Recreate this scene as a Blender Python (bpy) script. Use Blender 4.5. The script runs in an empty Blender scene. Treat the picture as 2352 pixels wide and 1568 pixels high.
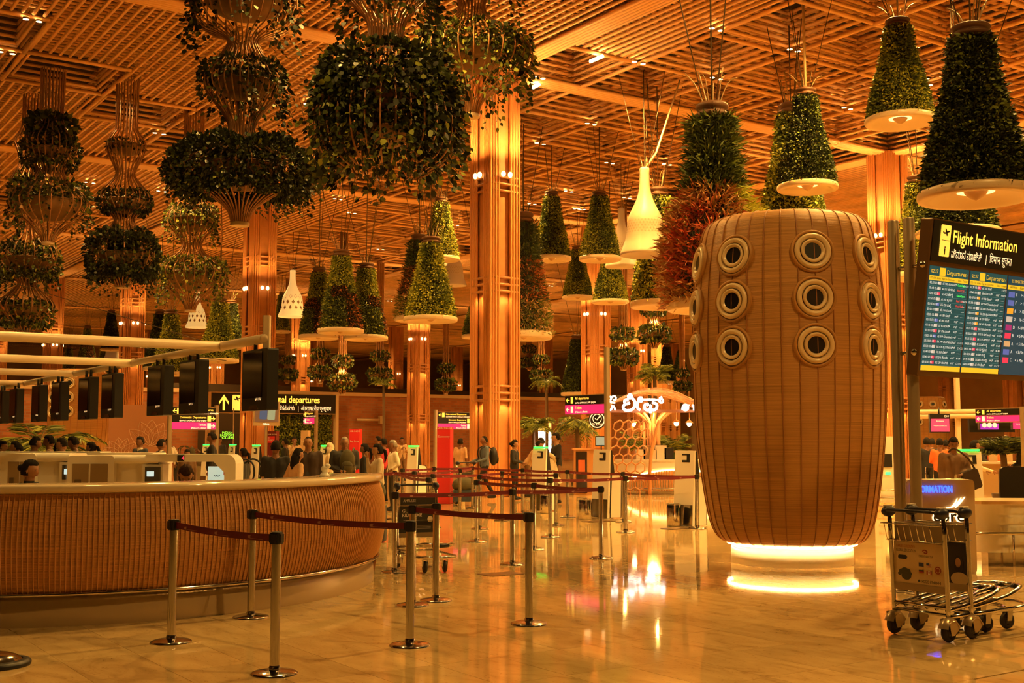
import bpy, math, random
import numpy as np
from mathutils import Vector, Matrix
from math import sin, cos, pi, radians, atan2, sqrt

SC = bpy.context.scene
COL = SC.collection
RND = random.Random(11)
NR = np.random.RandomState(5)

# ---------------------------------------------------------------- camera
F, CX, CY, HC = 2700.0, 1176.0, 784.0, 1.65
PITCH = math.atan(223.0 / F)
cd = bpy.data.cameras.new('camera'); cam = bpy.data.objects.new('camera', cd); COL.objects.link(cam)
cd.sensor_width = 36.0; cd.lens = 36.0 * F / 2352.0; cd.clip_end = 600; cd.clip_start = 0.05
cam.location = (0, 0, HC); cam.rotation_euler = (pi / 2 + PITCH, 0, 0)
SC.camera = cam

# ---------------------------------------------------------------- world, exposure
AMB = (1.0, 0.50, 0.11)
world = bpy.data.worlds.new('world'); SC.world = world; world.use_nodes = True
bg = world.node_tree.nodes['Background']
bg.inputs[0].default_value = AMB + (1,); bg.inputs[1].default_value = 0.24
SC.view_settings.view_transform = 'Standard'; SC.view_settings.look = 'None'
SC.view_settings.exposure = 0.40; SC.view_settings.gamma = 1.0
SC.view_settings.use_curve_mapping = False
cy = SC.cycles
cy.max_bounces = 4; cy.diffuse_bounces = 3; cy.glossy_bounces = 2; cy.transmission_bounces = 4
cy.transparent_max_bounces = 8; cy.caustics_reflective = False; cy.caustics_refractive = False
cy.sample_clamp_indirect = 4.0; cy.use_denoising = True
cy.use_adaptive_sampling = True; cy.adaptive_threshold = .2; cy.adaptive_min_samples = 12

# ---------------------------------------------------------------- frame helpers
def ray(px, py):
    a = (px - CX) / F; v = (CY - py) / F
    return Vector((a, cos(PITCH) - sin(PITCH) * v, sin(PITCH) + cos(PITCH) * v))
def at(px, py, Y):
    d = ray(px, py); return Vector((0, 0, HC)) + d * (Y / d.y)
def ground(px, py, z=0.0):
    d = ray(px, py); return Vector((0, 0, HC)) + d * ((z - HC) / d.z)
def proj(p):
    x, y, z = p[0], p[1], p[2] - HC
    f = y * cos(PITCH) + z * sin(PITCH); u = -y * sin(PITCH) + z * cos(PITCH)
    if f < .1: return (-9e9, -9e9)
    return (CX + F * x / f, CY - F * u / f)
def zat(py, Y): return at(CX, py, Y).z
TH = radians(34.27)
D1 = Vector((cos(TH), sin(TH), 0)); D2 = Vector((-sin(TH), cos(TH), 0))
O0 = Vector((-0.499, 34.24, 0))
def hall(u, v, z=0.0): return O0 + D1 * u + D2 * v + Vector((0, 0, z))

# downlights at grid crossings; some added without fittings to brighten drum and far hall
LAMP = (1.0, 0.54, 0.13)
def lamp(name, loc, power, radius=.2, spot=None, rot=(0, 0, 0), color=LAMP, blend=.6):
    l = bpy.data.lights.new(name, 'SPOT' if spot else 'POINT')
    l.energy = power; l.color = color; l.shadow_soft_size = radius
    if spot: l.spot_size = radians(spot); l.spot_blend = blend
    o = bpy.data.objects.new(name, l); COL.objects.link(o); o.location = loc; o.rotation_euler = rot
    return o
ZC = 12.5     # underside of the ceiling beams
DOWN = [(-9, -9, 1), (-9, 0, 1), (-9, 9, 1), (3, -12, 2), (6, -18, 2.2), (12, -24, 1.6), (-3, -18, 1.6), (3, -3, 2), (6, 9, 2),
        (15, -9, 2), (9, -9, 2), (15, 3, 2), (9, 21, 2.4), (21, 9, 2), (-9, 24, 1.4), (6, 36, 2.2), (24, 27, 2.2), (24, -6, 1.6),
        (39, 6, 1.8), (-18, 15, 1), (-9, 42, 1.6), (18, 48, 1.8), (39, 30, 1.8), (33, 54, 1.8), (-15, -15, .45), (-9, -27, .9),
        (12, 66, 2.4), (30, 75, 2.4), (-12, 66, 2.4), (51, 51, 2.4), (60, 24, 2.2), (48, 84, 2.4), (18, 96, 2.4), (-9, 90, 2.4), (66, 66, 2.4)]
for u, v, k in DOWN:
    lamp('downlight_and_fill', hall(u, v, ZC - .12), 2400 * k, .25, 150)
# ---------------------------------------------------------------- materials
MATS = {}
def mat(name, col, rough=.5, metal=0., emit=0., ecol=None, var=0., vscale=8., bump=0., bscale=60., stretch=(1, 1, 1), coat=0., alpha=1., spec=.5, trans=0., coord='Object'):
    if name in MATS: return MATS[name]
    m = bpy.data.materials.new(name); MATS[name] = m; m.use_nodes = True
    nt = m.node_tree; b = nt.nodes['Principled BSDF']
    b.inputs['Base Color'].default_value = tuple(col) + (1,)
    b.inputs['Roughness'].default_value = rough; b.inputs['Metallic'].default_value = metal
    b.inputs['Specular IOR Level'].default_value = spec
    b.inputs['Coat Weight'].default_value = coat; b.inputs['Alpha'].default_value = alpha
    b.inputs['Transmission Weight'].default_value = trans
    if emit:
        b.inputs['Emission Color'].default_value = tuple(ecol or col) + (1,); b.inputs['Emission Strength'].default_value = emit
    if var or bump:
        tc = nt.nodes.new('ShaderNodeTexCoord'); mp = nt.nodes.new('ShaderNodeMapping')
        mp.inputs['Scale'].default_value = stretch
        nt.links.new(tc.outputs[coord], mp.inputs[0])
        if var:
            nz = nt.nodes.new('ShaderNodeTexNoise'); nz.inputs['Scale'].default_value = vscale; nz.inputs['Detail'].default_value = 4
            nt.links.new(mp.outputs[0], nz.inputs['Vector'])
            cr = nt.nodes.new('ShaderNodeValToRGB')
            cr.color_ramp.elements[0].position = .3; cr.color_ramp.elements[1].position = .7
            cr.color_ramp.elements[0].color = tuple(max(0, c * (1 - var)) for c in col) + (1,)
            cr.color_ramp.elements[1].color = tuple(min(1, c * (1 + var)) for c in col) + (1,)
            nt.links.new(nz.outputs['Fac'], cr.inputs[0]); nt.links.new(cr.outputs[0], b.inputs['Base Color'])
        if bump:
            n2 = nt.nodes.new('ShaderNodeTexNoise'); n2.inputs['Scale'].default_value = bscale
            nt.links.new(mp.outputs[0], n2.inputs['Vector'])
            bp = nt.nodes.new('ShaderNodeBump'); bp.inputs['Strength'].default_value = bump; bp.inputs['Distance'].default_value = .01
            nt.links.new(n2.outputs['Fac'], bp.inputs['Height']); nt.links.new(bp.outputs[0], b.inputs['Normal'])
    return m
def glow(name, col, s): return mat(name, col, .5, emit=s, ecol=col)

# ---------------------------------------------------------------- mesh builder
class MB:
    def __init__(s): s.v = []; s.f = []; s.m = []; s.sm = []
    def add(s, vs, fs, mi=0, smooth=False):
        b = len(s.v); s.v.extend(tuple(p) for p in vs)
        for f in fs: s.f.append([b + i for i in f]); s.m.append(mi); s.sm.append(smooth)
        return s
    def box(s, c, d, rz=0., mi=0, M=None):
        hx, hy, hz = d[0] / 2, d[1] / 2, d[2] / 2; cz, sz = cos(rz), sin(rz)
        vs = []
        for z in (-hz, hz):
            for x, y in ((-hx, -hy), (hx, -hy), (hx, hy), (-hx, hy)):
                p = Vector((c[0] + x * cz - y * sz, c[1] + x * sz + y * cz, c[2] + z))
                if M: p = M @ p
                vs.append(p)
        return s.add(vs, [(3, 2, 1, 0), (4, 5, 6, 7), (0, 1, 5, 4), (1, 2, 6, 5), (2, 3, 7, 6), (3, 0, 4, 7)], mi)
    def rbox(s, c, d, r=.02, n=3, axis='z', mi=0, M=None):
        """box whose outline across `axis` has rounded corners"""
        ax = {'x': 0, 'y': 1, 'z': 2}[axis]; o = [i for i in range(3) if i != ax]
        a, b = d[o[0]] / 2, d[o[1]] / 2; r = min(r, a * .99, b * .99); pts = []
        for qx, qy, t0 in ((1, 1, 0), (-1, 1, pi / 2), (-1, -1, pi), (1, -1, 3 * pi / 2)):
            for k in range(n + 1):
                t = t0 + k * pi / 2 / n
                pts.append((qx * (a - r) + r * cos(t), qy * (b - r) + r * sin(t)))
        return s.prism(pts, -d[ax] / 2, d[ax] / 2, axis, c, mi, M)
    def prism(s, pts, z0, z1, axis='z', c=(0, 0, 0), mi=0, M=None, smooth=False):
        ax = {'x': 0, 'y': 1, 'z': 2}[axis]; o = [i for i in range(3) if i != ax]; vs = []
        for z in (z0, z1):
            for p in pts:
                q = [0, 0, 0]; q[o[0]] = p[0]; q[o[1]] = p[1]; q[ax] = z
                q = Vector((q[0] + c[0], q[1] + c[1], q[2] + c[2]))
                vs.append(M @ q if M else q)
        n = len(pts); fl = axis == 'y'
        fs = [tuple(range(n)) if fl else tuple(reversed(range(n))), tuple(range(2 * n - 1, n - 1, -1)) if fl else tuple(range(n, 2 * n))]
        for i in range(n):
            j = (i + 1) % n; q = (i, j, n + j, n + i); fs.append(tuple(reversed(q)) if fl else q)
        return s.add(vs, fs, mi, smooth)
    def tube(s, path, r, n=8, mi=0, cap=True, closed=False, smooth=True):
        P = [Vector(p) for p in path]; m = len(P)
        rs = r if isinstance(r, (list, tuple)) else [r] * m
        up = None; rings = []
        for i, p in enumerate(P):
            if closed: t = P[(i + 1) % m] - P[i - 1]
            else: t = P[min(i + 1, m - 1)] - P[max(i - 1, 0)]
            if t.length < 1e-9: t = Vector((0, 0, 1))
            t.normalize()
            if up is None:
                up = Vector((0, 0, 1)) if abs(t.z) < .9 else Vector((1, 0, 0))
            a = up - t * up.dot(t)
            if a.length < 1e-6: a = t.orthogonal()
            a.normalize(); b = t.cross(a); up = a
            rings.append([p + a * (rs[i] * cos(2 * pi * k / n)) + b * (rs[i] * sin(2 * pi * k / n)) for k in range(n)])
        vs = [q for g in rings for q in g]; fs = []
        for i in range(m if closed else m - 1):
            for k in range(n):
                a0 = i * n + k; a1 = i * n + (k + 1) % n; j = (i + 1) % m
                fs.append((a0, a1, j * n + (k + 1) % n, j * n + k))
        if cap and not closed:
            fs.append(tuple(reversed(range(n)))); fs.append(tuple((m - 1) * n + k for k in range(n)))
        return s.add(vs, fs, mi, smooth)
    def lathe(s, prof, n=32, c=(0, 0, 0), mi=0, a0=0., a1=2 * pi, smooth=True, M=None, sx=1., sy=1.):
        full = abs(a1 - a0 - 2 * pi) < 1e-6; m = n if full else n + 1; vs = []
        for r, z in prof:
            for k in range(m):
                t = a0 + (a1 - a0) * k / n
                p = Vector((c[0] + r * cos(t) * sx, c[1] + r * sin(t) * sy, c[2] + z)); vs.append(M @ p if M else p)
        fs = []
        for i in range(len(prof) - 1):
            for k in range(n):
                k1 = (k + 1) % m
                fs.append((i * m + k, i * m + k1, (i + 1) * m + k1, (i + 1) * m + k))
        return s.add(vs, fs, mi, smooth)
    def cyl(s, c, r, h, n=24, mi=0, r2=None, M=None, bev=0.):
        r2 = r if r2 is None else r2
        if bev: pr = [(0.0001, 0), (r - bev, 0), (r, bev), (r2, h - bev), (r2 - bev, h), (0.0001, h)]
        else: pr = [(0.0001, 0), (r, 0), (r, 1e-5), (r2, h - 1e-5), (r2, h), (0.0001, h)]
        return s.lathe(pr, n, c, mi, smooth=bool(bev) or n > 10, M=M)
    def ball(s, c, r, n=12, mi=0, M=None):
        rr = r if isinstance(r, (tuple, list)) else (r, r, r); k = max(4, n // 2 + 1)
        pr = [(max(sin(pi * i / k), 1e-4) * rr[0], -cos(pi * i / k) * rr[2]) for i in range(k + 1)]
        return s.lathe(pr, n, c, mi, M=M, sy=rr[1] / rr[0])
    def mesh(s, name, mats):
        me = bpy.data.meshes.new(name); me.from_pydata(s.v, [], s.f)
        for q in (mats if isinstance(mats, (list, tuple)) else [mats]): me.materials.append(q)
        me.polygons.foreach_set('material_index', s.m); me.polygons.foreach_set('use_smooth', s.sm)
        me.update(); return me
    def build(s, name, mats, parent=None, loc=None, rot=None):
        return link(name, s.mesh(name, mats), parent, loc, rot)
def link(name, me, parent=None, loc=None, rot=None, scale=None):
    o = bpy.data.objects.new(name, me); COL.objects.link(o)
    if parent: o.parent = parent
    if loc is not None: o.location = loc
    if rot is not None: o.rotation_euler = rot
    if scale is not None: o.scale = scale
    return o
def tag(o, label=None, cat=None, group=None, kind=None):
    if label: o['label'] = label
    if cat: o['category'] = cat
    if group: o['group'] = group
    if kind: o['kind'] = kind
    return o
def thing(name, label, cat, loc=(0, 0, 0), rz=0., group=None, kind=None):
    o = bpy.data.objects.new(name, None); COL.objects.link(o); o.location = loc; o.rotation_euler = (0, 0, rz)
    o.empty_display_size = .1
    return tag(o, label, cat, group, kind)
KIDS = {}
def copy_tree(o, parent=None):
    c = o.copy(); COL.objects.link(c); c.parent = parent
    for ch in o.children: copy_tree(ch, c)
    return c
def rp(pts, n=4):
    """smooth a polyline (Catmull-Rom)"""
    P = [Vector(p) for p in pts]; out = []
    for i in range(len(P) - 1):
        a, b, c, d = P[max(i - 1, 0)], P[i], P[i + 1], P[min(i + 2, len(P) - 1)]
        for k in range(n):
            t = k / n
            out.append(.5 * ((2 * b) + (c - a) * t + (2 * a - 5 * b + 4 * c - d) * t * t + (3 * b - a - 3 * c + d) * t ** 3))
    out.append(P[-1]); return out
def rp2(pts, n=4): return [(max(p.x, 1e-4), p.y) for p in rp([(a, b, 0) for a, b in pts], n)]
TEXTS = []
def text(name, body, parent, loc, rot, size, m, align='LEFT', bold=0., width=None, lines=1.0, extr=0.0, sx=1.):
    c = bpy.data.curves.new(name, 'FONT'); c.body = body; c.size = size; c.align_x = align
    c.resolution_u = 2; c.offset = bold; c.space_line = lines; c.extrude = extr
    c.materials.append(m)
    o = bpy.data.objects.new(name, c); COL.objects.link(o); o.location = loc; o.rotation_euler = rot; o.scale = (sx, 1, 1)
    TEXTS.append((o, parent, name, width)); return o
def finish_text():
    bpy.context.view_layer.update(); dg = bpy.context.evaluated_depsgraph_get()
    for o, parent, name, width in TEXTS:
        me = bpy.data.meshes.new_from_object(o.evaluated_get(dg)); c = o.data
        n = link(name, me, parent, o.location.copy(), o.rotation_euler.copy(), o.scale.copy())
        if width and len(me.vertices):
            xs = [v.co.x for v in me.vertices]; n.scale.x = width / max(max(xs) - min(xs), 1e-4)
        if name.startswith('row_') or name in ('islands', 'waits'): n['kind'] = 'stuff'
        bpy.data.objects.remove(o); bpy.data.curves.remove(c)
FRONT = (pi / 2, 0, 0)      # text standing up, readable from -Y
# ---------------------------------------------------------------- leaves
def leaf_mesh(name, P, A, S, mats, aspect=.62, fold=.25, weights=None, round_=False):
    """one quad leaf per row: P base points, A axes (unit), S lengths"""
    n = len(P); A = A / np.maximum(np.linalg.norm(A, axis=1, keepdims=True), 1e-6)
    rv = NR.normal(size=(n, 3)); B = np.cross(A, rv); B /= np.maximum(np.linalg.norm(B, axis=1, keepdims=True), 1e-6)
    N = np.cross(A, B); S = S[:, None]; w = S * aspect * .5
    k = 6 if round_ else 4; V = np.empty((n, k, 3)); V[:, 0] = P; V[:, k // 2] = P + A * S
    for i, (a, b) in enumerate(((.22, .85), (.62, .78)) if round_ else ((.42, 1.),)):
        V[:, 1 + i] = P + A * S * a + B * w * b + N * S * fold * .4; V[:, k - 1 - i] = P + A * S * a - B * w * b + N * S * fold * .4
    me = bpy.data.meshes.new(name); me.vertices.add(k * n); me.vertices.foreach_set('co', V.reshape(-1))
    me.loops.add(k * n); me.loops.foreach_set('vertex_index', np.arange(k * n, dtype=np.int32))
    me.polygons.add(n); me.polygons.foreach_set('loop_start', np.arange(0, k * n, k, dtype=np.int32))
    me.polygons.foreach_set('loop_total', np.full(n, k, dtype=np.int32))
    for m in mats: me.materials.append(m)
    me.polygons.foreach_set('material_index', NR.choice(len(mats), n, p=weights).astype(np.int32))
    me.update(calc_edges=True); return me
# ================================================================ setting
def marble(name, joints):
    m = bpy.data.materials.new(name); m.use_nodes = True; nt = m.node_tree; L = nt.links.new; N = nt.nodes.new
    b = nt.nodes['Principled BSDF']; g = N('ShaderNodeNewGeometry')
    mp = N('ShaderNodeMapping'); mp.vector_type = 'POINT'; mp.inputs['Rotation'].default_value = (0, 0, -TH); L(g.outputs['Position'], mp.inputs[0])
    st = N('ShaderNodeMapping'); st.inputs['Rotation'].default_value = (0, 0, .9); st.inputs['Scale'].default_value = (2.2, 1.0, 1); L(mp.outputs[0], st.inputs[0])
    n1 = N('ShaderNodeTexNoise'); n1.inputs['Scale'].default_value = 1.7; n1.inputs['Detail'].default_value = 9; n1.inputs['Distortion'].default_value = 1.4; L(st.outputs[0], n1.inputs['Vector'])
    cr = N('ShaderNodeValToRGB'); e = cr.color_ramp.elements
    e[0].position = .28; e[0].color = (.44, .29, .12, 1); e[1].position = .66; e[1].color = (.67, .48, .22, 1)
    q = e.new(.42); q.color = (.58, .40, .175, 1)
    L(n1.outputs['Fac'], cr.inputs[0]); out = cr.outputs[0]
    n3 = N('ShaderNodeTexNoise'); n3.inputs['Scale'].default_value = 9; n3.inputs['Detail'].default_value = 6; n3.inputs['Distortion'].default_value = 3; L(st.outputs[0], n3.inputs['Vector'])
    c3 = N('ShaderNodeValToRGB'); c3.color_ramp.elements[0].position = .30; c3.color_ramp.elements[0].color = (.62, .52, .40, 1); c3.color_ramp.elements[1].position = .40; c3.color_ramp.elements[1].color = (1, 1, 1, 1)
    L(n3.outputs['Fac'], c3.inputs[0])
    mx = N('ShaderNodeMix'); mx.data_type = 'RGBA'; mx.blend_type = 'MULTIPLY'; mx.inputs[0].default_value = .6; L(out, mx.inputs[6]); L(c3.outputs[0], mx.inputs[7]); out = mx.outputs[2]
    if joints:
        br = N('ShaderNodeTexBrick'); br.offset = 0; br.inputs['Scale'].default_value = 1.0
        br.inputs['Color1'].default_value = (1, 1, 1, 1); br.inputs['Color2'].default_value = (.9, .88, .85, 1); br.inputs['Mortar'].default_value = (.3, .22, .12, 1)
        br.inputs['Mortar Size'].default_value = .004; br.inputs['Brick Width'].default_value = TU; br.inputs['Row Height'].default_value = TV
        L(mp.outputs[0], br.inputs['Vector'])
        m2 = N('ShaderNodeMix'); m2.data_type = 'RGBA'; m2.blend_type = 'MULTIPLY'; m2.inputs[0].default_value = 1; L(out, m2.inputs[6]); L(br.outputs[0], m2.inputs[7]); out = m2.outputs[2]
    else:
        oi = N('ShaderNodeObjectInfo'); hs = N('ShaderNodeHueSaturation'); ma = N('ShaderNodeMapRange'); ma.inputs[3].default_value = .86; ma.inputs[4].default_value = 1.08
        L(oi.outputs['Random'], ma.inputs[0]); L(ma.outputs[0], hs.inputs['Value']); L(out, hs.inputs['Color']); out = hs.outputs[0]
    L(out, b.inputs['Base Color']); b.inputs['Roughness'].default_value = .055; b.inputs['Specular IOR Level'].default_value = .6
    return m
TU, TV = .56, .84
M_FLOOR = marble('marble_floor', True); M_TILE = marble('marble_tile', False)
fl = MB(); fl.add([(-150, -25, -.005), (150, -25, -.005), (150, 240, -.005), (-150, 240, -.005)], [(0, 1, 2, 3)])
floor = tag(fl.build('floor', M_FLOOR), 'polished beige marble floor of the check-in hall', kind='structure')
tb = MB(); e = .0015; hu, hv = TU / 2 - .0007, TV / 2 - .0007
tb.add([(-hu, -hv, -.005), (hu, -hv, -.005), (hu, hv, -.005), (-hu, hv, -.005), (-hu + e, -hv + e, 0), (hu - e, -hv + e, 0), (hu - e, hv - e, 0), (-hu + e, hv - e, 0)],
       [(4, 5, 6, 7), (0, 1, 5, 4), (1, 2, 6, 5), (2, 3, 7, 6), (3, 0, 4, 7)])
tile_me = tb.mesh('tile', M_TILE)
cells = []
du0 = O0.dot(D1); dv0 = O0.dot(D2)
for i in range(-30, 60):
    for j in range(0, 40):
        cu, cv = (i + .5) * TU, (j + .5) * TV          # same grid as the floor material (world origin)
        p = D1 * cu + D2 * cv; q = proj(p)
        if -60 < q[0] < 2412 and 1100 < q[1] < 1640 and p.y > 3: cells.append((p.length, p))
cells.sort(key=lambda t: t[0])
for _, p in cells[:300]: link('tile', tile_me, floor, p, (0, 0, TH))

# ---------------------------------------------------------------- ceiling of bamboo-coloured rods
M_ROD = mat('bamboo_rod', (.78, .44, .18), .42, var=.22, vscale=1.3, stretch=(.6, .6, .6), coord='Object')
M_ROOF = mat('roof_dark', (.035, .017, .008), .9)
rf = MB(); rf.box((0, 85, 15.4), (260, 220, .2)); ceiling = tag(rf.build('ceiling', M_ROOF), 'ceiling lattice of wood-coloured rods under a dark roof', kind='structure')
RODS = []      # (center, dir 0=u 1=v, length, radius)
def rodu(u0, u1, v, z, r): RODS.append((hall((u0 + u1) / 2, v, z), 0, abs(u1 - u0), r))
def rodv(v0, v1, u, z, r): RODS.append((hall(u, (v0 + v1) / 2, z), 1, abs(v1 - v0), r))
I0, I1, J0, J1 = -18, 30, -9, 40
def seen(u, v, m=260):
    q = proj(hall(u, v, ZC)); return -m < q[0] < 2352 + m and -m < q[1] < 1007 and hall(u, v).y < 165
def is_coffer(i, j):
    if i < 0: return (i - j) % 6 == 0 and -1 < j < 12
    if i < 6:
        if i == 0 and j < -1: return False
        if i < 2 and j >= 6: return False
        return j < 15
    return i < 12 and (i - j) % 4 == 0 and j < 8
S3 = 3.0
cof = [(i, j) for i in range(I0, I1) for j in range(J0, J1) if is_coffer(i, j) and seen(i * 3 + 1.5, j * 3 + 1.5)]
for i, j in cof:
    u0, u1, v0, v1 = i * 3 + .24, i * 3 + 2.76, j * 3 + .24, j * 3 + 2.76
    for k in range(6):
        z = ZC + .16 + k * .19
        rodu(u0, u1, v1, z, .050); rodv(v0, v1, u1, z, .050)
        if hall(u0, v0).y < 75: rodu(u0, u1, v0, z, .050); rodv(v0, v1, u0, z, .050)
    for k in range(9): rodu(u0, u1, v0 + (v1 - v0) * (k + .5) / 9, ZC + 1.34, .05)
    for k in range(9): rodv(v0, v1, u0 + (u1 - u0) * (k + .5) / 9, ZC + 1.48, .05)
for i in range(I0, I1):
    for k in range(11):
        u = i * 3 + .14 + k * .272; j = J0
        while j < J1:
            if is_coffer(i, j) or not seen(i * 3 + 1.5, j * 3 + 1.5): j += 1; continue
            a = j
            while j < J1 and j - a < 6 and not is_coffer(i, j) and seen(i * 3 + 1.5, j * 3 + 1.5): j += 1
            rodv(a * 3 + .1, j * 3 - .1, u, ZC + .12, .05)
for j in range(J0, J1):
    for k in range(11):
        v = j * 3 + .14 + k * .272; i = I0
        while i < I1:
            if is_coffer(i, j) or not seen(i * 3 + 1.5, j * 3 + 1.5): i += 1; continue
            a = i
            while i < I1 and i - a < 6 and not is_coffer(i, j) and seen(i * 3 + 1.5, j * 3 + 1.5): i += 1
            rodu(a * 3 + .1, i * 3 - .1, v, ZC + .30, .05)
for i in range(I0, I1 + 1):           # grid lines along v; bundles on the column lines
    for a in range(J0, J1, 6):
        if not (seen(i * 3, a * 3 + 2) or seen(i * 3, a * 3 + 9) or seen(i * 3, a * 3 + 16)): continue
        main = i % 6 == 0
        near = [j for j in range(a, a + 6) if is_coffer(i, j) or is_coffer(i - 1, j)]
        if main:
            for k in range(5): rodv(a * 3, a * 3 + 18, i * 3 - .28 + .14 * k, ZC - .02, .068)
        else:
            for j in near:
                rodv(j * 3, j * 3 + 3, i * 3, ZC + .02, .065)
for j in range(J0, J1 + 1):
    for a in range(I0, I1, 6):
        if not (seen(a * 3 + 2, j * 3) or seen(a * 3 + 9, j * 3) or seen(a * 3 + 16, j * 3)): continue
        main = j % 6 == 0
        near = [i for i in range(a, a + 6) if is_coffer(i, j) or is_coffer(i, j - 1)]
        if main:
            for k in range(5): rodu(a * 3, a * 3 + 18, j * 3 - .28 + .14 * k, ZC + .02, .068)
        else:
            for i in near: rodu(i * 3, i * 3 + 3, j * 3, ZC + .05, .06)
def rscore(t):
    p, d, l, r = t; q = proj(p)
    if not (-150 < q[0] < 2500 and -150 < q[1] < 1000): return 0
    return l * r / p.length ** 2
RODS.sort(key=rscore, reverse=True)
rmb = MB(); rmb.tube([(-.5, 0, 0), (.5, 0, 0)], 1.0, 8); rod_me = rmb.mesh('rod', M_ROD)
for p, d, l, r in RODS[:300]:
    link('rod', rod_me, ceiling, p, (0, 0, TH + d * pi / 2), (l, r, r))
def rod_mass(name, rods, n):
    k = len(rods); C = np.array([tuple(t[0]) for t in rods]); A = np.array([tuple(D1 if t[1] == 0 else D2) for t in rods])
    Bv = np.array([tuple(D2 if t[1] == 0 else D1) for t in rods]); Lh = np.array([t[2] / 2 for t in rods]); r = np.array([t[3] for t in rods])
    V = np.empty((k, 2, n, 3)); Z = np.array([0, 0, 1.])
    for q in range(n):
        a = 2 * pi * q / n; off = Bv * (r * cos(a))[:, None] + Z * (r * sin(a))[:, None]
        V[:, 0, q] = C - A * Lh[:, None] + off; V[:, 1, q] = C + A * Lh[:, None] + off
    fs = np.empty((k, n, 4), dtype=np.int32); base = (np.arange(k) * 2 * n)[:, None]
    for q in range(n):
        q1 = (q + 1) % n; fs[:, q] = base + np.array([q, q1, n + q1, n + q])
    caps = np.empty((k, n), dtype=np.int32); caps[:] = base + np.arange(n)[::-1]
    caps2 = base + n + np.arange(n)
    me = bpy.data.meshes.new(name); me.vertices.add(k * 2 * n); me.vertices.foreach_set('co', V.reshape(-1))
    li = np.concatenate([fs.reshape(-1), caps.reshape(-1), caps2.reshape(-1).astype(np.int32)])
    tot = np.concatenate([np.full(k * n, 4), np.full(2 * k, n)]).astype(np.int32); st = np.concatenate([[0], np.cumsum(tot)[:-1]]).astype(np.int32)
    me.loops.add(len(li)); me.loops.foreach_set('vertex_index', li.astype(np.int32)); me.polygons.add(len(tot))
    me.polygons.foreach_set('loop_start', st); me.polygons.foreach_set('loop_total', tot)
    me.polygons.foreach_set('use_smooth', np.concatenate([np.ones(k * n), np.zeros(2 * k)]).astype(bool))
    me.materials.append(M_ROD); me.update(calc_edges=True); return me
tag(link('rod_lattice', rod_mass('rod_lattice', RODS[300:], 6), ceiling), kind='stuff')
# downlight pairs set into the grid crossings
M_DL = glow('downlight_glow', (1.0, .62, .22), 22.0); M_DLR = mat('downlight_rim', (.5, .3, .14), .4, .5)
dlm = MB(); dlm.lathe([(.085, .0), (.085, -.05), (.075, -.05)], 14); dlm_me = dlm.mesh('fitting_ring', M_DLR)
dld = MB(); dld.lathe([(.0001, -.045), (.075, -.045)], 14); dld_me = dld.mesh('bulb_disc', M_DL)
dl_spots = [(75, 43), (15, 118), (366, 304), (206, 417), (1408, -40), (1645, 64), (1467, 141), (1823, 112), (1645, 177), (1357, 282), (1241, 327), (1946, 246), (2129, 190), (776, 455), (713, 237), (1237, 175),
            (808, 487), (571, 590), (1400, 372), (1532, 375), (1306, 437), (1440, 452), (874, 571), (984, 640), (1222, 466), (2018, 470), (1885, 610), (372, 437), (420, 440), (1326, 478), (1045, 515), (895, 690), (1265, 655), (1335, 478)]
DLW = ['in the upper left ceiling corner', 'at the left frame edge, above the grassy planter', 'right of the darkest planter, high up', 'between the two left planters', 'at the top edge over the bare rods', 'above the rust-red plant cone, topmost', 'above the big white bell, topmost',
       'beside the cable of the cone over the drum', 'just above the rust-red plant cone', 'right of the column head, over two bright cones', 'nearest the right side of the column head', 'left of the leafy cone with the wide brim', 'touching the leafy cone with the wide brim', 'left of the tallest of three cones, above', 'between the dish planter and the vine planter', 'behind the vines at the column head',
       'above the two bright cones, left', 'below the wide dish planter', 'above the cone left of the white bell', 'behind the neck of the white bell, right', 'above the small cone between two bright cones', 'left of the white bell neck', 'above the right one of three cones', 'above the lower bright cone', 'beside the column, left of the bright cone', 'over the drum top', 'above the drum, right side', 'under the darkest planter waist', 'under the dish planter, left', 'between the two bright cones right of the column', 'left of the upper bright cone', 'below the three cones, right', 'right of the column at bell height', 'just right of the cone beside the column']
for px, py in dl_spots:
    q = ground(px, py, ZC - .02)
    g = thing('downlight', 'pair of small round downlights ' + DLW[dl_spots.index((px, py))], 'downlight', q, TH, group='paired downlights in the ceiling grid')
    for s in (-.16, .16):
        r = link('ring', dlm_me, g, (s, 0, 0)); link('bulb', dld_me, r)
# two bare tube lamps beside the big column head
M_TL = glow('tube_light', (1.0, .66, .26), 30.0)
for a, b, w in (((1356, 141), (1384, 129), 'right'), ((1224, 201), (1238, 194), 'behind the hanging vines')):
    pa, pb = ground(a[0], a[1], ZC - .12), ground(b[0], b[1], ZC - .12); t = MB(); t.tube([pa, pb], .05, 8)
    tag(t.build('tube_light', M_TL), f'short glowing tube light on the ceiling rods, {"the longer one, clear of plants" if w == "right" else w}', 'light', 'tube lights under the ceiling rods')

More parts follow.
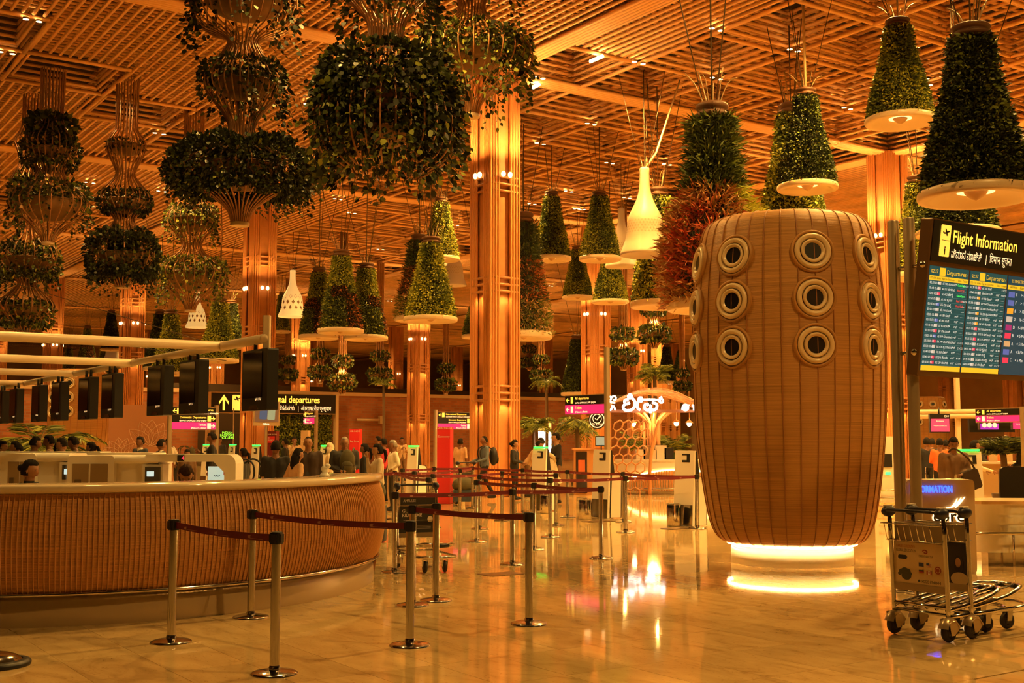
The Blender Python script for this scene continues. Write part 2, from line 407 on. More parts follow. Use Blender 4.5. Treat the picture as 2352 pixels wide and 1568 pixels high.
# ---------------------------------------------------------------- columns
M_COLT = mat('column_rod', (.58, .24, .075), .38, var=.18, vscale=2.2, stretch=(1, 1, .25))
M_CORE = mat('column_panel', (.50, .20, .06), .5, var=.15, vscale=3)
M_TIE = mat('column_tie', (.46, .19, .06), .45)
M_UP = glow('uplight_glow', (1.0, .62, .22), 4.0)
tubes = []
for sx in (-1, 1):
    for sy in (-1, 1):
        for k in range(4):
            tubes.append((sx * (.5 - k * .095), sy * .5, .048)); 
            if k: tubes.append((sx * .5, sy * (.5 - k * .095), .048))
cm = MB(); cm.tube([(0, 0, 0), (0, 0, 1)], 1.0, 8, cap=False); ctube_me = cm.mesh('rod', M_COLT)
TIES = (2.95, 6.1, 9.05)
tm = MB()
for dz in (-.2, 0, .2):
    for s in (-1, 1): tm.tube([(-.46, s * .50, dz), (.46, s * .50, dz)], .045, 6); tm.tube([(s * .5, -.46, dz), (s * .5, .46, dz)], .045, 6)
tie_me = tm.mesh('tie_ring', M_TIE)
um = MB()
for s in (-1, 1):
    for t in (-.12, .12): um.ball((t, s * .62, 0), (.07, .07, .09), 10); um.ball((s * .62, t, 0), (.07, .07, .09), 10)
up_me = um.mesh('uplight', M_UP)
COLS = [(0, 0), (0, 1), (0, 2), (0, 3), (0, 4), (1, 0), (1, 1), (1, 2), (1, 3), (1, 4), (1, 5), (2, 1), (2, 2), (2, 3), (2, 4), (2, 5), (3, 1), (3, 2), (3, 3), (3, 4), (3, 5), (4, 2), (4, 4), (4, 5), (2, 6)]
WORDS = {(0, 0): 'tall rod-clad column rising at the centre behind the queue barriers', (0, 1): 'rod-clad column behind the wide dish planter and black screens',
         (0, 2): 'rod-clad column under the darkest hanging planter', (0, 3): 'rod-clad column left of the darkest hanging planter', (1, 0): 'rod-clad column rising behind the drum and flight board',
         (1, 1): 'rod-clad column behind the departures sign by the cafe', (1, 2): 'slim rod-clad column in front of the brick wall', (1, 3): 'rod-clad column directly beneath the lit white bell lamp'}
def grp_mass(spec, name, m, parent):
    q = MB()
    for f in spec: f(q)
    return q.build(name, m, parent)
for n, (i, j) in enumerate(COLS):
    p = hall(i * 18, j * 18); near = p.y < 62
    lab = WORDS.get((i, j), 'distant rod-clad column standing far back in the hall')
    c = thing('column', lab, 'column', p, TH, 'rod-clad columns of the hall')
    cb = MB(); cb.box((0, 0, ZC / 2), (.86, .42, ZC)); cb.box((0, 0, ZC / 2), (.42, .86, ZC)); cb.build('core_panel', M_CORE, c)
    if near:
        for x, y, r in tubes: link('rod', ctube_me, c, (x, y, 0), None, (r, r, ZC))
    else:
        q = MB()
        for x, y, r in tubes: q.tube([(x, y, 0), (x, y, ZC)], r, 5, cap=False)
        tag(q.build('rod_cladding', M_COLT, c), kind='stuff')
    for z in TIES: link('tie_ring', tie_me, c, (0, 0, z))
    link('uplight', up_me, c, (0, 0, 9.32 if j == 0 else 7.9))
    if p.y < 100:
        zz = 9.5 if j == 0 else 8.05
        for s, t in ((0, -1), (-1, 0)):
            d = D1 * s * .72 + D2 * t * .72
            lamp('column_uplight', p + d * 2.0 + Vector((0, 0, zz)), 430 * (.35 if (i == 0 and j > 0) else 1), .08, 150, (pi, 0, 0), (1, .56, .15))
    if i < 3 and p.y < 100:      # recessed strips shining down the shaft
        for s, t in ((0, -1), (-1, 0)):
            d = D1 * s * .60 + D2 * t * .60
            lamp('column_strip', p + d + Vector((0, 0, 2.72)), 26, .05, 120, (0, 0, 0), (1, .56, .15))
            lamp('column_strip', p + d + Vector((0, 0, 5.85)), 26, .05, 120, (0, 0, 0), (1, .56, .15))

# ---------------------------------------------------------------- walls
def brick_mat(name, c1, c2, mo):
    m = bpy.data.materials.new(name); m.use_nodes = True; nt = m.node_tree; b = nt.nodes['Principled BSDF']
    tc = nt.nodes.new('ShaderNodeTexCoord'); br = nt.nodes.new('ShaderNodeTexBrick'); br.inputs['Scale'].default_value = 1
    mp = nt.nodes.new('ShaderNodeMapping'); mp.inputs['Rotation'].default_value = (pi / 2, 0, 0); nt.links.new(tc.outputs['Object'], mp.inputs[0])
    br.inputs['Color1'].default_value = c1 + (1,); br.inputs['Color2'].default_value = c2 + (1,); br.inputs['Mortar'].default_value = mo + (1,)
    br.inputs['Brick Width'].default_value = .5; br.inputs['Row Height'].default_value = .17; br.inputs['Mortar Size'].default_value = .02
    nt.links.new(mp.outputs[0], br.inputs['Vector']); nt.links.new(br.outputs[0], b.inputs['Base Color']); b.inputs['Roughness'].default_value = .85
    return m
M_BRICK = brick_mat('brick', (.42, .15, .06), (.30, .10, .04), (.30, .17, .09))
M_PLAST = mat('beige_plaster', (.56, .36, .18), .8, var=.08, vscale=.6)
M_FARW = mat('far_wall', (.48, .30, .15), .85, var=.2, vscale=.15)
M_BAND = mat('wall_coping', (.60, .42, .24), .7)
def slab(name, u0, u1, v, z0, z1, m, th=.4, label=None):
    q = MB(); q.box(((u0 + u1) / 2, 0, (z0 + z1) / 2), (abs(u1 - u0), th, z1 - z0))
    o = q.build(name, m, None, O0 + D2 * v, (0, 0, TH)); o['kind'] = 'structure'
    if label: o['label'] = label
    return o
WV = 45.0
wb = slab('wall_back', 12.4, 44, WV, 0, 4.6, M_BRICK, label='red brick wall closing the hall floor')
wc = MB(); wc.box((28.2, -.04, 4.7), (31.8, .55, .24)); wc.build('coping', M_BAND, wb)
wb2 = slab('wall_back_left', -30, 6.9, WV, 0, 4.6, M_BRICK, label='red brick wall with a doorway beside the flower panel')
wc = MB(); wc.box((-11.55, -.04, 4.7), (36.9, .55, .24)); wc.build('coping', M_BAND, wb2)
slab('wall_far', -60, 110, 128, 0, 15.3, M_FARW, label='dim far wall of the terminal')
q = MB(); q.box((0, 60, 7.6), (.4, 150, 15.3)); wr = q.build('wall_right', M_PLAST, None, hall(80, 0), (0, 0, TH)); tag(wr, 'beige end wall far behind the flight board', kind='structure')
slab('wall_front_added', -90, 70, -46, 0, 12.4, mat('added_wall_dark', (.03, .02, .012), .15), label='unseen dark wall added behind the camera for reflections')  # unseen wall added behind the camera to give steel darker reflections
q = MB(); q.box((0, 41, 7.6), (.4, 175, 15.3)); wl = q.build('wall_left_added', mat('added_left_brown', (.28, .16, .08), .8), None, hall(-52, 0), (0, 0, TH)); tag(wl, 'brown side wall outside the left of the view', kind='structure')  # unseen wall added to keep world light off the left ceiling
# slab painted near-black for the unlit void behind the brick wall
slab('wall_upper_unlit', 12, 70, WV + 26, 0, 6.4, mat('void_shade', (.05, .03, .015), .9), label='unlit upper level behind the brick wall, its shade painted as a dark slab')
M_BW = mat('beige_block', (.55, .36, .17), .8)
def face_box(px0, px1, py0, py1, Y, depth, name, m, label, cat=None, kind=None, rz=TH, parent=None):
    """upright box whose front face spans the given picture span at depth Y (axis-aligned to the hall by rz)"""
    a, b = at(px0, py1, Y), at(px1, py1, Y); z0, z1 = a.z, at(px0, py0, Y).z
    w = (b.x - a.x) / max(cos(rz) , .3) if rz else b.x - a.x
    c = (a + b) / 2; q = MB(); q.box((0, depth / 2, (z1 - z0) / 2), (w, depth, z1 - z0))
    o = q.build(name, m, parent, (c.x, c.y, max(z0, 0) if z0 < .3 else z0), (0, 0, rz)); tag(o, label, cat, None, kind); return o
# ================================================================ near furniture
M_STEEL = mat('brushed_steel', (.66, .62, .55), .15, 1.0)
M_CHROME = mat('chrome', (.80, .76, .70), .12, 1.0)
M_BLACK = mat('black_plastic', (.012, .012, .013), .45)
M_WHITE = mat('white_solid', (.80, .77, .70), .3)
M_WHITE2 = mat('white_laminate', (.74, .70, .62), .35)
M_NAVY = mat('navy_rubber', (.02, .022, .05), .4)
M_BELT = mat('maroon_belt', (.16, .012, .022), .6, var=.1, vscale=20)
M_PRINTW = mat('print_white', (.75, .70, .62), .6)
M_PRINTP = mat('print_pink', (.45, .22, .18), .6)
M_INK = mat('print_black', (.02, .02, .02), .6)
def weave(name, c, sc, st):
    return mat(name, c, .5, var=.30, vscale=sc, stretch=st, bump=.5, bscale=sc * 1.6, coord='Object')
M_WEAVE = weave('cane_weave', (.45, .225, .06), 2.2, (.35, .35, 55))
M_RIB = mat('cane_rib', (.34, .14, .042), .45)
M_NOZ = mat('nozzle_cream', (.72, .56, .34), .28)

# ---------------------------------------------------------------- drum tower
def drum(loc, label, scale=1., angs=(-46, 2.5, 43, -84), rows=(4.02, 3.42, 2.82), ribs=36, tilt=8):
    d = thing('air_drum', label, 'drum', loc)
    prof = rp2([(.74, .26), (.92, .30), (1.02, .42), (1.09, .62), (1.17, 1.1), (1.235, 1.69), (1.265, 2.28), (1.275, 2.87), (1.262, 3.46), (1.222, 3.95), (1.16, 4.33), (1.10, 4.50), (1.0, 4.59), (.85, 4.63)], 4)
    b = MB(); b.lathe(prof + [(.0001, 4.65)], 96); b.lathe([(.0001, .262), (.74, .26)], 48); b.build('woven_body', M_WEAVE, d)
    r = MB(); r.tube([(a + .004, 0, z) for a, z in prof[2:]], .0085, 6); rib_me = r.mesh('rib', M_RIB)
    for k in range(ribs): link('rib', rib_me, d, None, (0, 0, 2 * pi * (k + .35) / ribs))
    def rad(z):
        for (a0, z0), (a1, z1) in zip(prof, prof[1:]):
            if z0 <= z <= z1: return a0 + (a1 - a0) * (z - z0) / max(z1 - z0, 1e-6)
        return 1.2
    lip = MB(); lip.lathe(rp2([(.280, -.07), (.280, -.025), (.266, -.008), (.248, -.014), (.238, -.035)], 3), 40); lip_me = lip.mesh('collar', M_WEAVE)
    ring = MB(); ring.lathe(rp2([(.238, -.045), (.232, -.005), (.21, .018), (.18, .008), (.166, -.012), (.163, -.02)], 3), 40); ring_me = ring.mesh('nozzle', M_NOZ)
    inn = MB(); inn.lathe(rp2([(.158, -.012), (.150, .008), (.136, .013), (.122, .002), (.108, -.016)], 3), 36); inn_me = inn.mesh('inner_ring', M_NOZ)
    thr = MB(); thr.lathe([(.16, -.018), (.0001, -.019)], 24); thr_me = thr.mesh('throat', mat('dark_throat', (.01, .008, .006), .3))
    for a in angs:
        for z in rows:
            R_ = rad(z); sl = (rad(z + .2) - rad(z - .2)) / .4; t = radians(a)
            R_ += .028; o = Vector((R_ * sin(t), -R_ * cos(t), z)); nrm = Vector((sin(t), -cos(t), -sl)).normalized()
            qm = nrm.to_track_quat('Z', 'Y').to_euler()
            n = link('nozzle', ring_me, d, o, qm); link('collar', lip_me, n)
            i = link('inner_ring', inn_me, n, (0, 0, .004), (RND.uniform(-.05, .05), radians(tilt) * .3 * RND.choice((-1, 1, 1)), 0)); link('throat', thr_me, n)
    p = MB(); p.lathe([(.0001, 0), (.80, 0), (.80, .205), (.78, .205)], 64); p.lathe([(.78, .205), (.76, .262), (.0001, .262)], 64); p.build('plinth', M_WHITE, d)
    g = MB(); g.tube([(.845 * cos(2 * pi * k / 64), .845 * sin(2 * pi * k / 64), .262) for k in range(64)], .013, 6, closed=True); g.build('light_strip', glow('strip_glow', (1.0, .62, .20), 26.0), d)
    d.scale = (scale,) * 3
    return d
dloc = at(1818, 1250, 15.95); dloc.z = 0
drum(dloc, 'giant cane-woven drum with round air nozzles on a glowing base')
dl2 = at(180, 1005, 51.0); dl2.z = 0
drum(dl2, 'cane-woven drum standing behind the hanging check-in screens at left', 1.0, (-42, 0, 42), (4.0, 3.4, 2.8), 28)
dl3 = at(2134, 1000, 75.0); dl3.z = 0
drum(dl3, 'small-looking distant drum with nozzles behind the row C check-in', .93, (-45, -5, 40), (4.1, 2.9), 28)

# ---------------------------------------------------------------- curved counter
CC = Vector((-4.97, 13.72, 0)); A0, A1 = radians(-178), radians(8)
ct = thing('curved_counter', 'curved information counter faced with ribbed cane and a white top', 'counter', CC)
wprof = rp2([(3.385, .30), (3.43, .42), (3.465, .60), (3.475, .76), (3.46, .95), (3.425, 1.08), (3.39, 1.165)], 3)
b = MB(); b.lathe(wprof, 120, a0=A0, a1=A1); b.build('woven_front', weave('cane_counter', (.56, .275, .095), 5.0, (.5, .5, 28)), ct)
r = MB(); r.tube([(a + .006, 0, z) for a, z in wprof], .0068, 5); crib = r.mesh('rib', mat('counter_rib', (.60, .30, .105), .45))
nr = 262; step = .0129
for k in range(nr):
    a = radians(8) - .006 - k * step
    if a < radians(-112): break
    link('rib', crib, ct, None, (0, 0, a))
b = MB(); b.lathe([(2.82, 1.17), (3.44, 1.17), (3.455, 1.185), (3.455, 1.225), (3.44, 1.24), (2.82, 1.24), (2.80, 1.225), (2.80, 1.185), (2.82, 1.17)], 120, a0=A0, a1=A1)
for a in (A1,):
    pts = [(2.82, 1.17), (3.44, 1.17), (3.455, 1.185), (3.455, 1.225), (3.44, 1.24), (2.82, 1.24), (2.80, 1.225), (2.80, 1.185)]
    b.add([(q * cos(a), q * sin(a), z) for q, z in pts], [tuple(range(8))])
b.build('worktop', mat('solid_top', (.72, .60, .43), .12, coat=.3), ct)
b = MB(); b.lathe([(2.95, .2), (2.95, 1.17)], 96, a0=A0, a1=A1); b.build('inner_panel', M_WHITE2, ct)
b = MB(); pts = [(2.95, .02), (3.35, .02), (3.43, .45), (3.47, .76), (3.4, 1.16), (2.95, 1.16)]
b.add([(q * cos(A1), q * sin(A1), z) for q, z in pts], [tuple(range(6))]); b.build('end_panel', M_RIB, ct)
b = MB(); b.lathe([(3.35, 0), (3.355, .02), (3.345, .22), (3.33, .27), (3.2, .27)], 120, a0=A0, a1=A1); b.build('steel_plinth', mat('plinth_steel', (.58, .46, .30), .3, .35), ct)
b = MB(); b.tube([(3.405 * cos(A0 + (A1 - A0) * k / 100), 3.405 * sin(A0 + (A1 - A0) * k / 100), .285) for k in range(101)], .017, 8); b.build('rail', M_CHROME, ct)
# small white ornament on the counter end
fo = thing('counter_ornament', 'small white figurine on the rounded end of the counter', 'ornament', CC + Vector((3.1 * cos(radians(-18)), 3.1 * sin(radians(-18)), 1.24)))
b = MB(); b.lathe(rp2([(.0001, 0), (.05, 0), (.055, .02), (.03, .05), (.04, .09), (.02, .12), (.0001, .13)], 3), 14); b.build('body', M_WHITE, fo)
b = MB(); b.ball((.03, 0, .115), (.035, .03, .028), 10); b.build('head', M_WHITE, fo)

# ---------------------------------------------------------------- queue stanchions
b = MB(); b.lathe(rp2([(.0001, .034), (.04, .034), (.09, .028), (.15, .016), (.163, .008), (.165, 0)], 3), 36); st_base = b.mesh('base', M_CHROME)
b = MB(); b.lathe([(.034, .02), (.034, .93)], 20); b.lathe([(.041, .03), (.041, .045), (.034, .06)], 20); st_post = b.mesh('post', M_STEEL)
b = MB(); b.rbox((0, 0, .945), (.078, .078, .082), .02, 3); b.lathe([(.0001, .992), (.036, .99), (.038, .985)], 18)
for k in range(4):
    t = k * pi / 2; b.box((.04 * cos(t), .04 * sin(t), .945), (.014, .05, .062), t)
st_head = b.mesh('head', M_BLACK)
SP = dict(a=(393, 1474), b=(630, 1547), c=(576, 1417), d=(941, 1482), e=(947, 1390), f=(1001, 1379), g=(1215, 1433), h=(906, 1314), i=(1177, 1296), j=(1381, 1282),
          k=(1095, 1244), l=(1227, 1261), m=(1264, 1233), n=(1277, 1206), o=(1304, 1187), q=(1432, 1198), r=(1437, 1222), s=(1602, 1213), t=(1201, 1178), u=(1153, 1195),
          v=(1102, 1214), w=(1085, 1167), x=(1056, 1182), y=(984, 1230), z=(993, 1210), aa=(951, 1195), bb=(924, 1178), cc=(906, 1192), dd=(996, 1170), ee=(690, 1215), ff=(742, 1195))
SL = dict(a='chrome belt post in front of the curved counter, holding the short maroon belt', b='nearest chrome belt post, where the short maroon belt ends', c='chrome belt post close against the curved counter',
          d='tall near chrome belt post right of the curved counter', e='chrome belt post tucked directly behind the near post right of the counter', f='chrome belt post standing before the lone trolley',
          g='chrome belt post alone on open floor, near the picture centre', h='chrome belt post at the end of the curved counter, beside the trolley', i='chrome belt post in the middle of the queue, beyond the open-floor post',
          j='chrome belt post nearest the floor reflection of the white letters', s='chrome belt post beside the drum and the last white kiosk', r='chrome belt post in front of the cafe counter, nearer of the pair',
          q='chrome belt post in front of the cafe counter, farther of the pair', k='chrome belt post before the backpack man, nearer of two', v='chrome belt post before the backpack man, farther of two', l='chrome belt post between the open-floor post and the steel bins', m='chrome belt post beside the bin by the green-topped kiosk, front one',
          n='chrome belt post beside the bin by the green-topped kiosk, back one', o='chrome belt post at the feet of the man carrying a coat', t='chrome belt post at the feet of the woman in black', u='chrome belt post between the backpack man and the woman in black', w='chrome belt post just right of the red pillar, behind the trolley bags', x='chrome belt post right against the red pillar',
          y='chrome belt post left of the red pillar, nearest one', z='chrome belt post left of the red pillar, middle one', dd='chrome belt post behind the red pillar edge', aa='chrome belt post before the kiosk left of the red pillar', bb='chrome belt post behind the woman in the cream hoodie', cc='chrome belt post just past the curved counter end', ee='chrome belt post behind the counter by the tan-sweater woman', ff='chrome belt post behind the counter by the leather-jacket man')
SPW = {}
for key, (px, py) in SP.items():
    p = ground(px, py); s = thing('queue_stanchion', SL.get(key, 'chrome belt post in the far maze of queue barriers'), 'stanchion', p, RND.uniform(0, 1.5), 'chrome belt posts of the queue')
    link('base', st_base, s); link('post', st_post, s); link('head', st_head, s); SPW[key] = (s, p)
def belt(a, b, z0=.945):
    s, p = SPW[a]; e = SPW[b][1]; rz = s.rotation_euler.z; d = e - p; L = d.length; d.normalize(); nrm = Vector((-d.y, d.x, 0))
    n = 12; vs = []; sag = .012 * L
    for k in range(n + 1):
        t = k / n; q = d * (.045 + (L - .09) * t); z = z0 - sag * 4 * t * (1 - t) * .8
        for dz, dn in ((-.026, -.002), (.026, -.002), (.026, .002), (-.026, .002)): vs.append(q + nrm * dn + Vector((0, 0, z + dz)))
    Mi = Matrix.Rotation(-rz, 4, 'Z'); vs = [Mi @ v for v in vs]; fs = []
    for k in range(n):
        for c in range(4): fs.append((4 * k + c, 4 * k + (c + 1) % 4, 4 * k + 4 + (c + 1) % 4, 4 * k + 4 + c))
    q = MB(); q.add(vs, fs); o = q.build('belt', M_BELT, s); o['label'] = 'maroon webbing belt'
    if p.y < 30:      # airline mark printed along the webbing
        g = MB(); cnt = max(1, int(L / .55))
        for c in range(cnt):
            t = (c + .5) / cnt; z = z0 - sag * 4 * t * (1 - t) * .8; x = .045 + (L - .09) * t
            side = -1 if nrm.y > 0 else 1
            for x0, x1, za, zb in ((-.10, .12, -.016, -.0125), (-.11, -.07, -.0125, .004), (-.095, -.06, .004, .0075)):
                pts = [(x + x0, z + za), (x + x1, z + za), (x + x1, z + zb), (x + x0, z + zb)]
                off = nrm * (.0032 * side)
                g.add([Mi @ (d * a_ + off + Vector((0, 0, zz))) for a_, zz in pts], [(0, 1, 2, 3)])
        g.build('printed_mark', M_PRINTP, o)['kind'] = 'stuff'
for a, b_ in ('ab', 'cd', 'eg', 'hi', 'ij', 'kl', 'lj', 'vm', 'mr', 'rs', 'un', 'wt', 'to', 'oq', 'qs', 'xw'): belt(a, b_)
for a, b_ in (('z', 'u'), ('aa', 'x'), ('dd', 'w'), ('cc', 'z'), ('cc', 'y'), ('bb', 'dd'), ('ee', 'ff'), ('ff', 'aa'), ('ee', 'cc')): belt(a, b_)
# chrome dome at the lower left corner
fb = thing('chrome_floor_dome', 'chrome domed base with a black rim at the lower left floor edge', 'base', ground(-12, 1528))
b = MB(); b.lathe(rp2([(.0001, .10), (.07, .095), (.15, .07), (.20, .03)], 3), 36); b.build('dome', M_CHROME, fb)
b = MB(); b.lathe(rp2([(.19, .045), (.235, .04), (.25, .02), (.245, 0)], 3), 36); b.build('rubber_rim', M_BLACK, fb)
# floor hatch plates and bins
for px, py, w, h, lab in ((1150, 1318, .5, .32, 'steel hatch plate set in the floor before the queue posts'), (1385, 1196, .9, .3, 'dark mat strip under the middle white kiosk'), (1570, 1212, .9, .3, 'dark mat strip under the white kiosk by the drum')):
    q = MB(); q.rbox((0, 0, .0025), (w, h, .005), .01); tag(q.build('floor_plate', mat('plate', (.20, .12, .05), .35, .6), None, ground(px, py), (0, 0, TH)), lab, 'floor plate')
def bin_(px, py, lab):
    t = thing('waste_bin', lab, 'bin', ground(px, py), 0, 'steel bins by the kiosks')
    q = MB(); q.lathe([(.0001, 0), (.13, 0), (.135, .01), (.135, .41), (.128, .42), (.122, .41), (.122, .05), (.0001, .05)], 28); q.build('body', M_STEEL, t)
    q = MB(); q.lathe([(.137, .395), (.14, .405), (.137, .415)], 28); q.build('rim', M_CHROME, t)
bin_(1548, 1207, 'steel waste bin beside the white kiosk next to the drum'); bin_(1344, 1192, 'steel waste bin beside the middle white kiosk'); bin_(1254, 1178, 'steel waste bin behind the queue belts, by the green-topped kiosk')
bin_(977, 1132, 'steel waste bin far back beside the leftmost tall kiosk')

# ---------------------------------------------------------------- flight information board
p1 = ground(2074, 1358); p2 = p1 - D2 * .205
fb = thing('flight_board', 'flight information display board on two steel posts', 'display board', p1)
def L_(p): return Vector(p) - p1
M_POST = mat('post_steel', (.50, .40, .27), .3, .55)
for p in (p1, p2):
    q = MB(); q.lathe([(.0001, 4.06), (.058, 4.06), (.062, 4.05), (.062, .02), (.062, 0)], 24, L_(p)); q.lathe([(.0001, .012), (.13, .012), (.13, 0)], 24, L_(p)); q.build('post', M_POST, fb)
BLc = at(2106, 863, 12.62); TILT = radians(8.5); BW, BH = 2.75, 1.70
Mb = Matrix.Translation(L_(BLc)) @ Matrix.Rotation(TH, 4, 'Z') @ Matrix.Rotation(TILT, 4, 'X')
for z, x in ((.25, 0), (1.2, 0)):
    e_ = Mb @ Vector((.02, .07, z)); s_ = L_(p2).copy(); s_.z = e_.z; s1 = L_(p1).copy(); s1.z = e_.z
    q = MB(); q.tube([s1, s_], .022, 10); q.tube([s_, e_], .022, 10); q.ball(e_, .045, 10); q.build('bracket', M_STEEL, fb)
q = MB(); q.rbox((BW / 2, .07, BH / 2), (BW, .14, BH), .015, 2, 'y'); cab = q.build('cabinet', mat('cabinet_bronze', (.16, .085, .035), .4, .3), fb); cab.matrix_local = Mb
q = MB(); q.box((BW / 2, -.006, BH - .235), (BW - .05, .012, .44)); hd = q.build('header_panel', M_BLACK, cab)
M_YEL = glow('sign_yellow', (1.0, .58, .06), 1.25); M_YELP = glow('sign_yellow_plate', (1.0, .60, .07), .9); M_CRM = glow('sign_cream', (1.0, .72, .36), 1.0)
q = MB(); q.rbox((.235, -.016, BH - .225), (.165, .008, .34), .012, 2, 'y'); q.build('pictogram_plate', M_YELP, hd)
def plane_icon(par, c, s, m, y=-.022):
    q = MB(); th = .003
    for pts in ([(-.5, .05), (-.42, .12), (-.25, .02), (.35, .22), (.5, .2), (.42, .1), (-.2, -.12), (-.38, -.08)], [(-.12, .0), (.12, .1), (-.08, .38), (-.2, .38)], [(-.05, -.03), (.15, .05), (.18, -.25), (.08, -.28)]):
        q.prism([(c[0] + a * s, c[1] + b * s) for a, b in pts], y - th, y, 'y')
    return q.build('aircraft_symbol', m, par)
plane_icon(hd, (.235, BH - .14), .12, M_INK)
q = MB(); q.box((.235, -.022, BH - .22), (.13, .003, .006)); q.build('divider', M_INK, hd)
text('letter_i', 'i', hd, (.235, -.022, BH - .37), FRONT, .13, M_INK, 'CENTER', .004)
text('title', 'Flight Information', hd, (.36, -.016, BH - .235), FRONT, .20, M_YEL, bold=.0015, width=1.18)
text('title_local', 'ವಿಮಾನ ಮಾಹಿತಿ', hd, (.36, -.016, BH - .395), FRONT, .125, M_CRM, width=.55)
text('title_bar', '|', hd, (.98, -.016, BH - .395), FRONT, .12, M_CRM)
text('title_hindi', 'िवमान सूचना', hd, (1.06, -.016, BH - .395), FRONT, .125, M_CRM, width=.42)
M_SCR = glow('screen_teal', (.010, .075, .085), .55); M_SCY = glow('screen_yellow', (.85, .62, .03), .5); M_SCW = glow('screen_white', (.75, .85, .80), .6); M_SCG = glow('screen_green', (.05, .75, .10), .9); M_SCRD = glow('screen_red', (.55, .05, .03), .8); M_SCB = glow('screen_navy', (.012, .055, .085), .55)
LOGO = [glow('logo_pink', (.8, .05, .12), .5), glow('logo_grey', (.55, .55, .50), .5), glow('logo_blue', (.10, .16, .55), .5), glow('logo_orange', (.9, .42, .03), .5), glow('logo_purple', (.35, .03, .2), .5), glow('logo_sand', (.6, .42, .2), .5)]
dest = ['ಕಣ್ಣೂರ್', 'ಮಂಗಳೂರ್', 'ಕೊಚಿ', 'ನಾಗಪುರ', 'ಹೈದರಾಬಾದ್', 'ಪುಣೆ', 'ಚೆನ್ನೈ', 'ದೆಹಲಿ', 'ಲಖನೌ', 'ಜೈಪುರ', 'ಗೋವಾ', 'ರಾಂಚಿ', 'ದುಬೈ', 'ಪಾಟ್ನಾ', 'Ghaziabad', 'ಮುಂಬೈ']
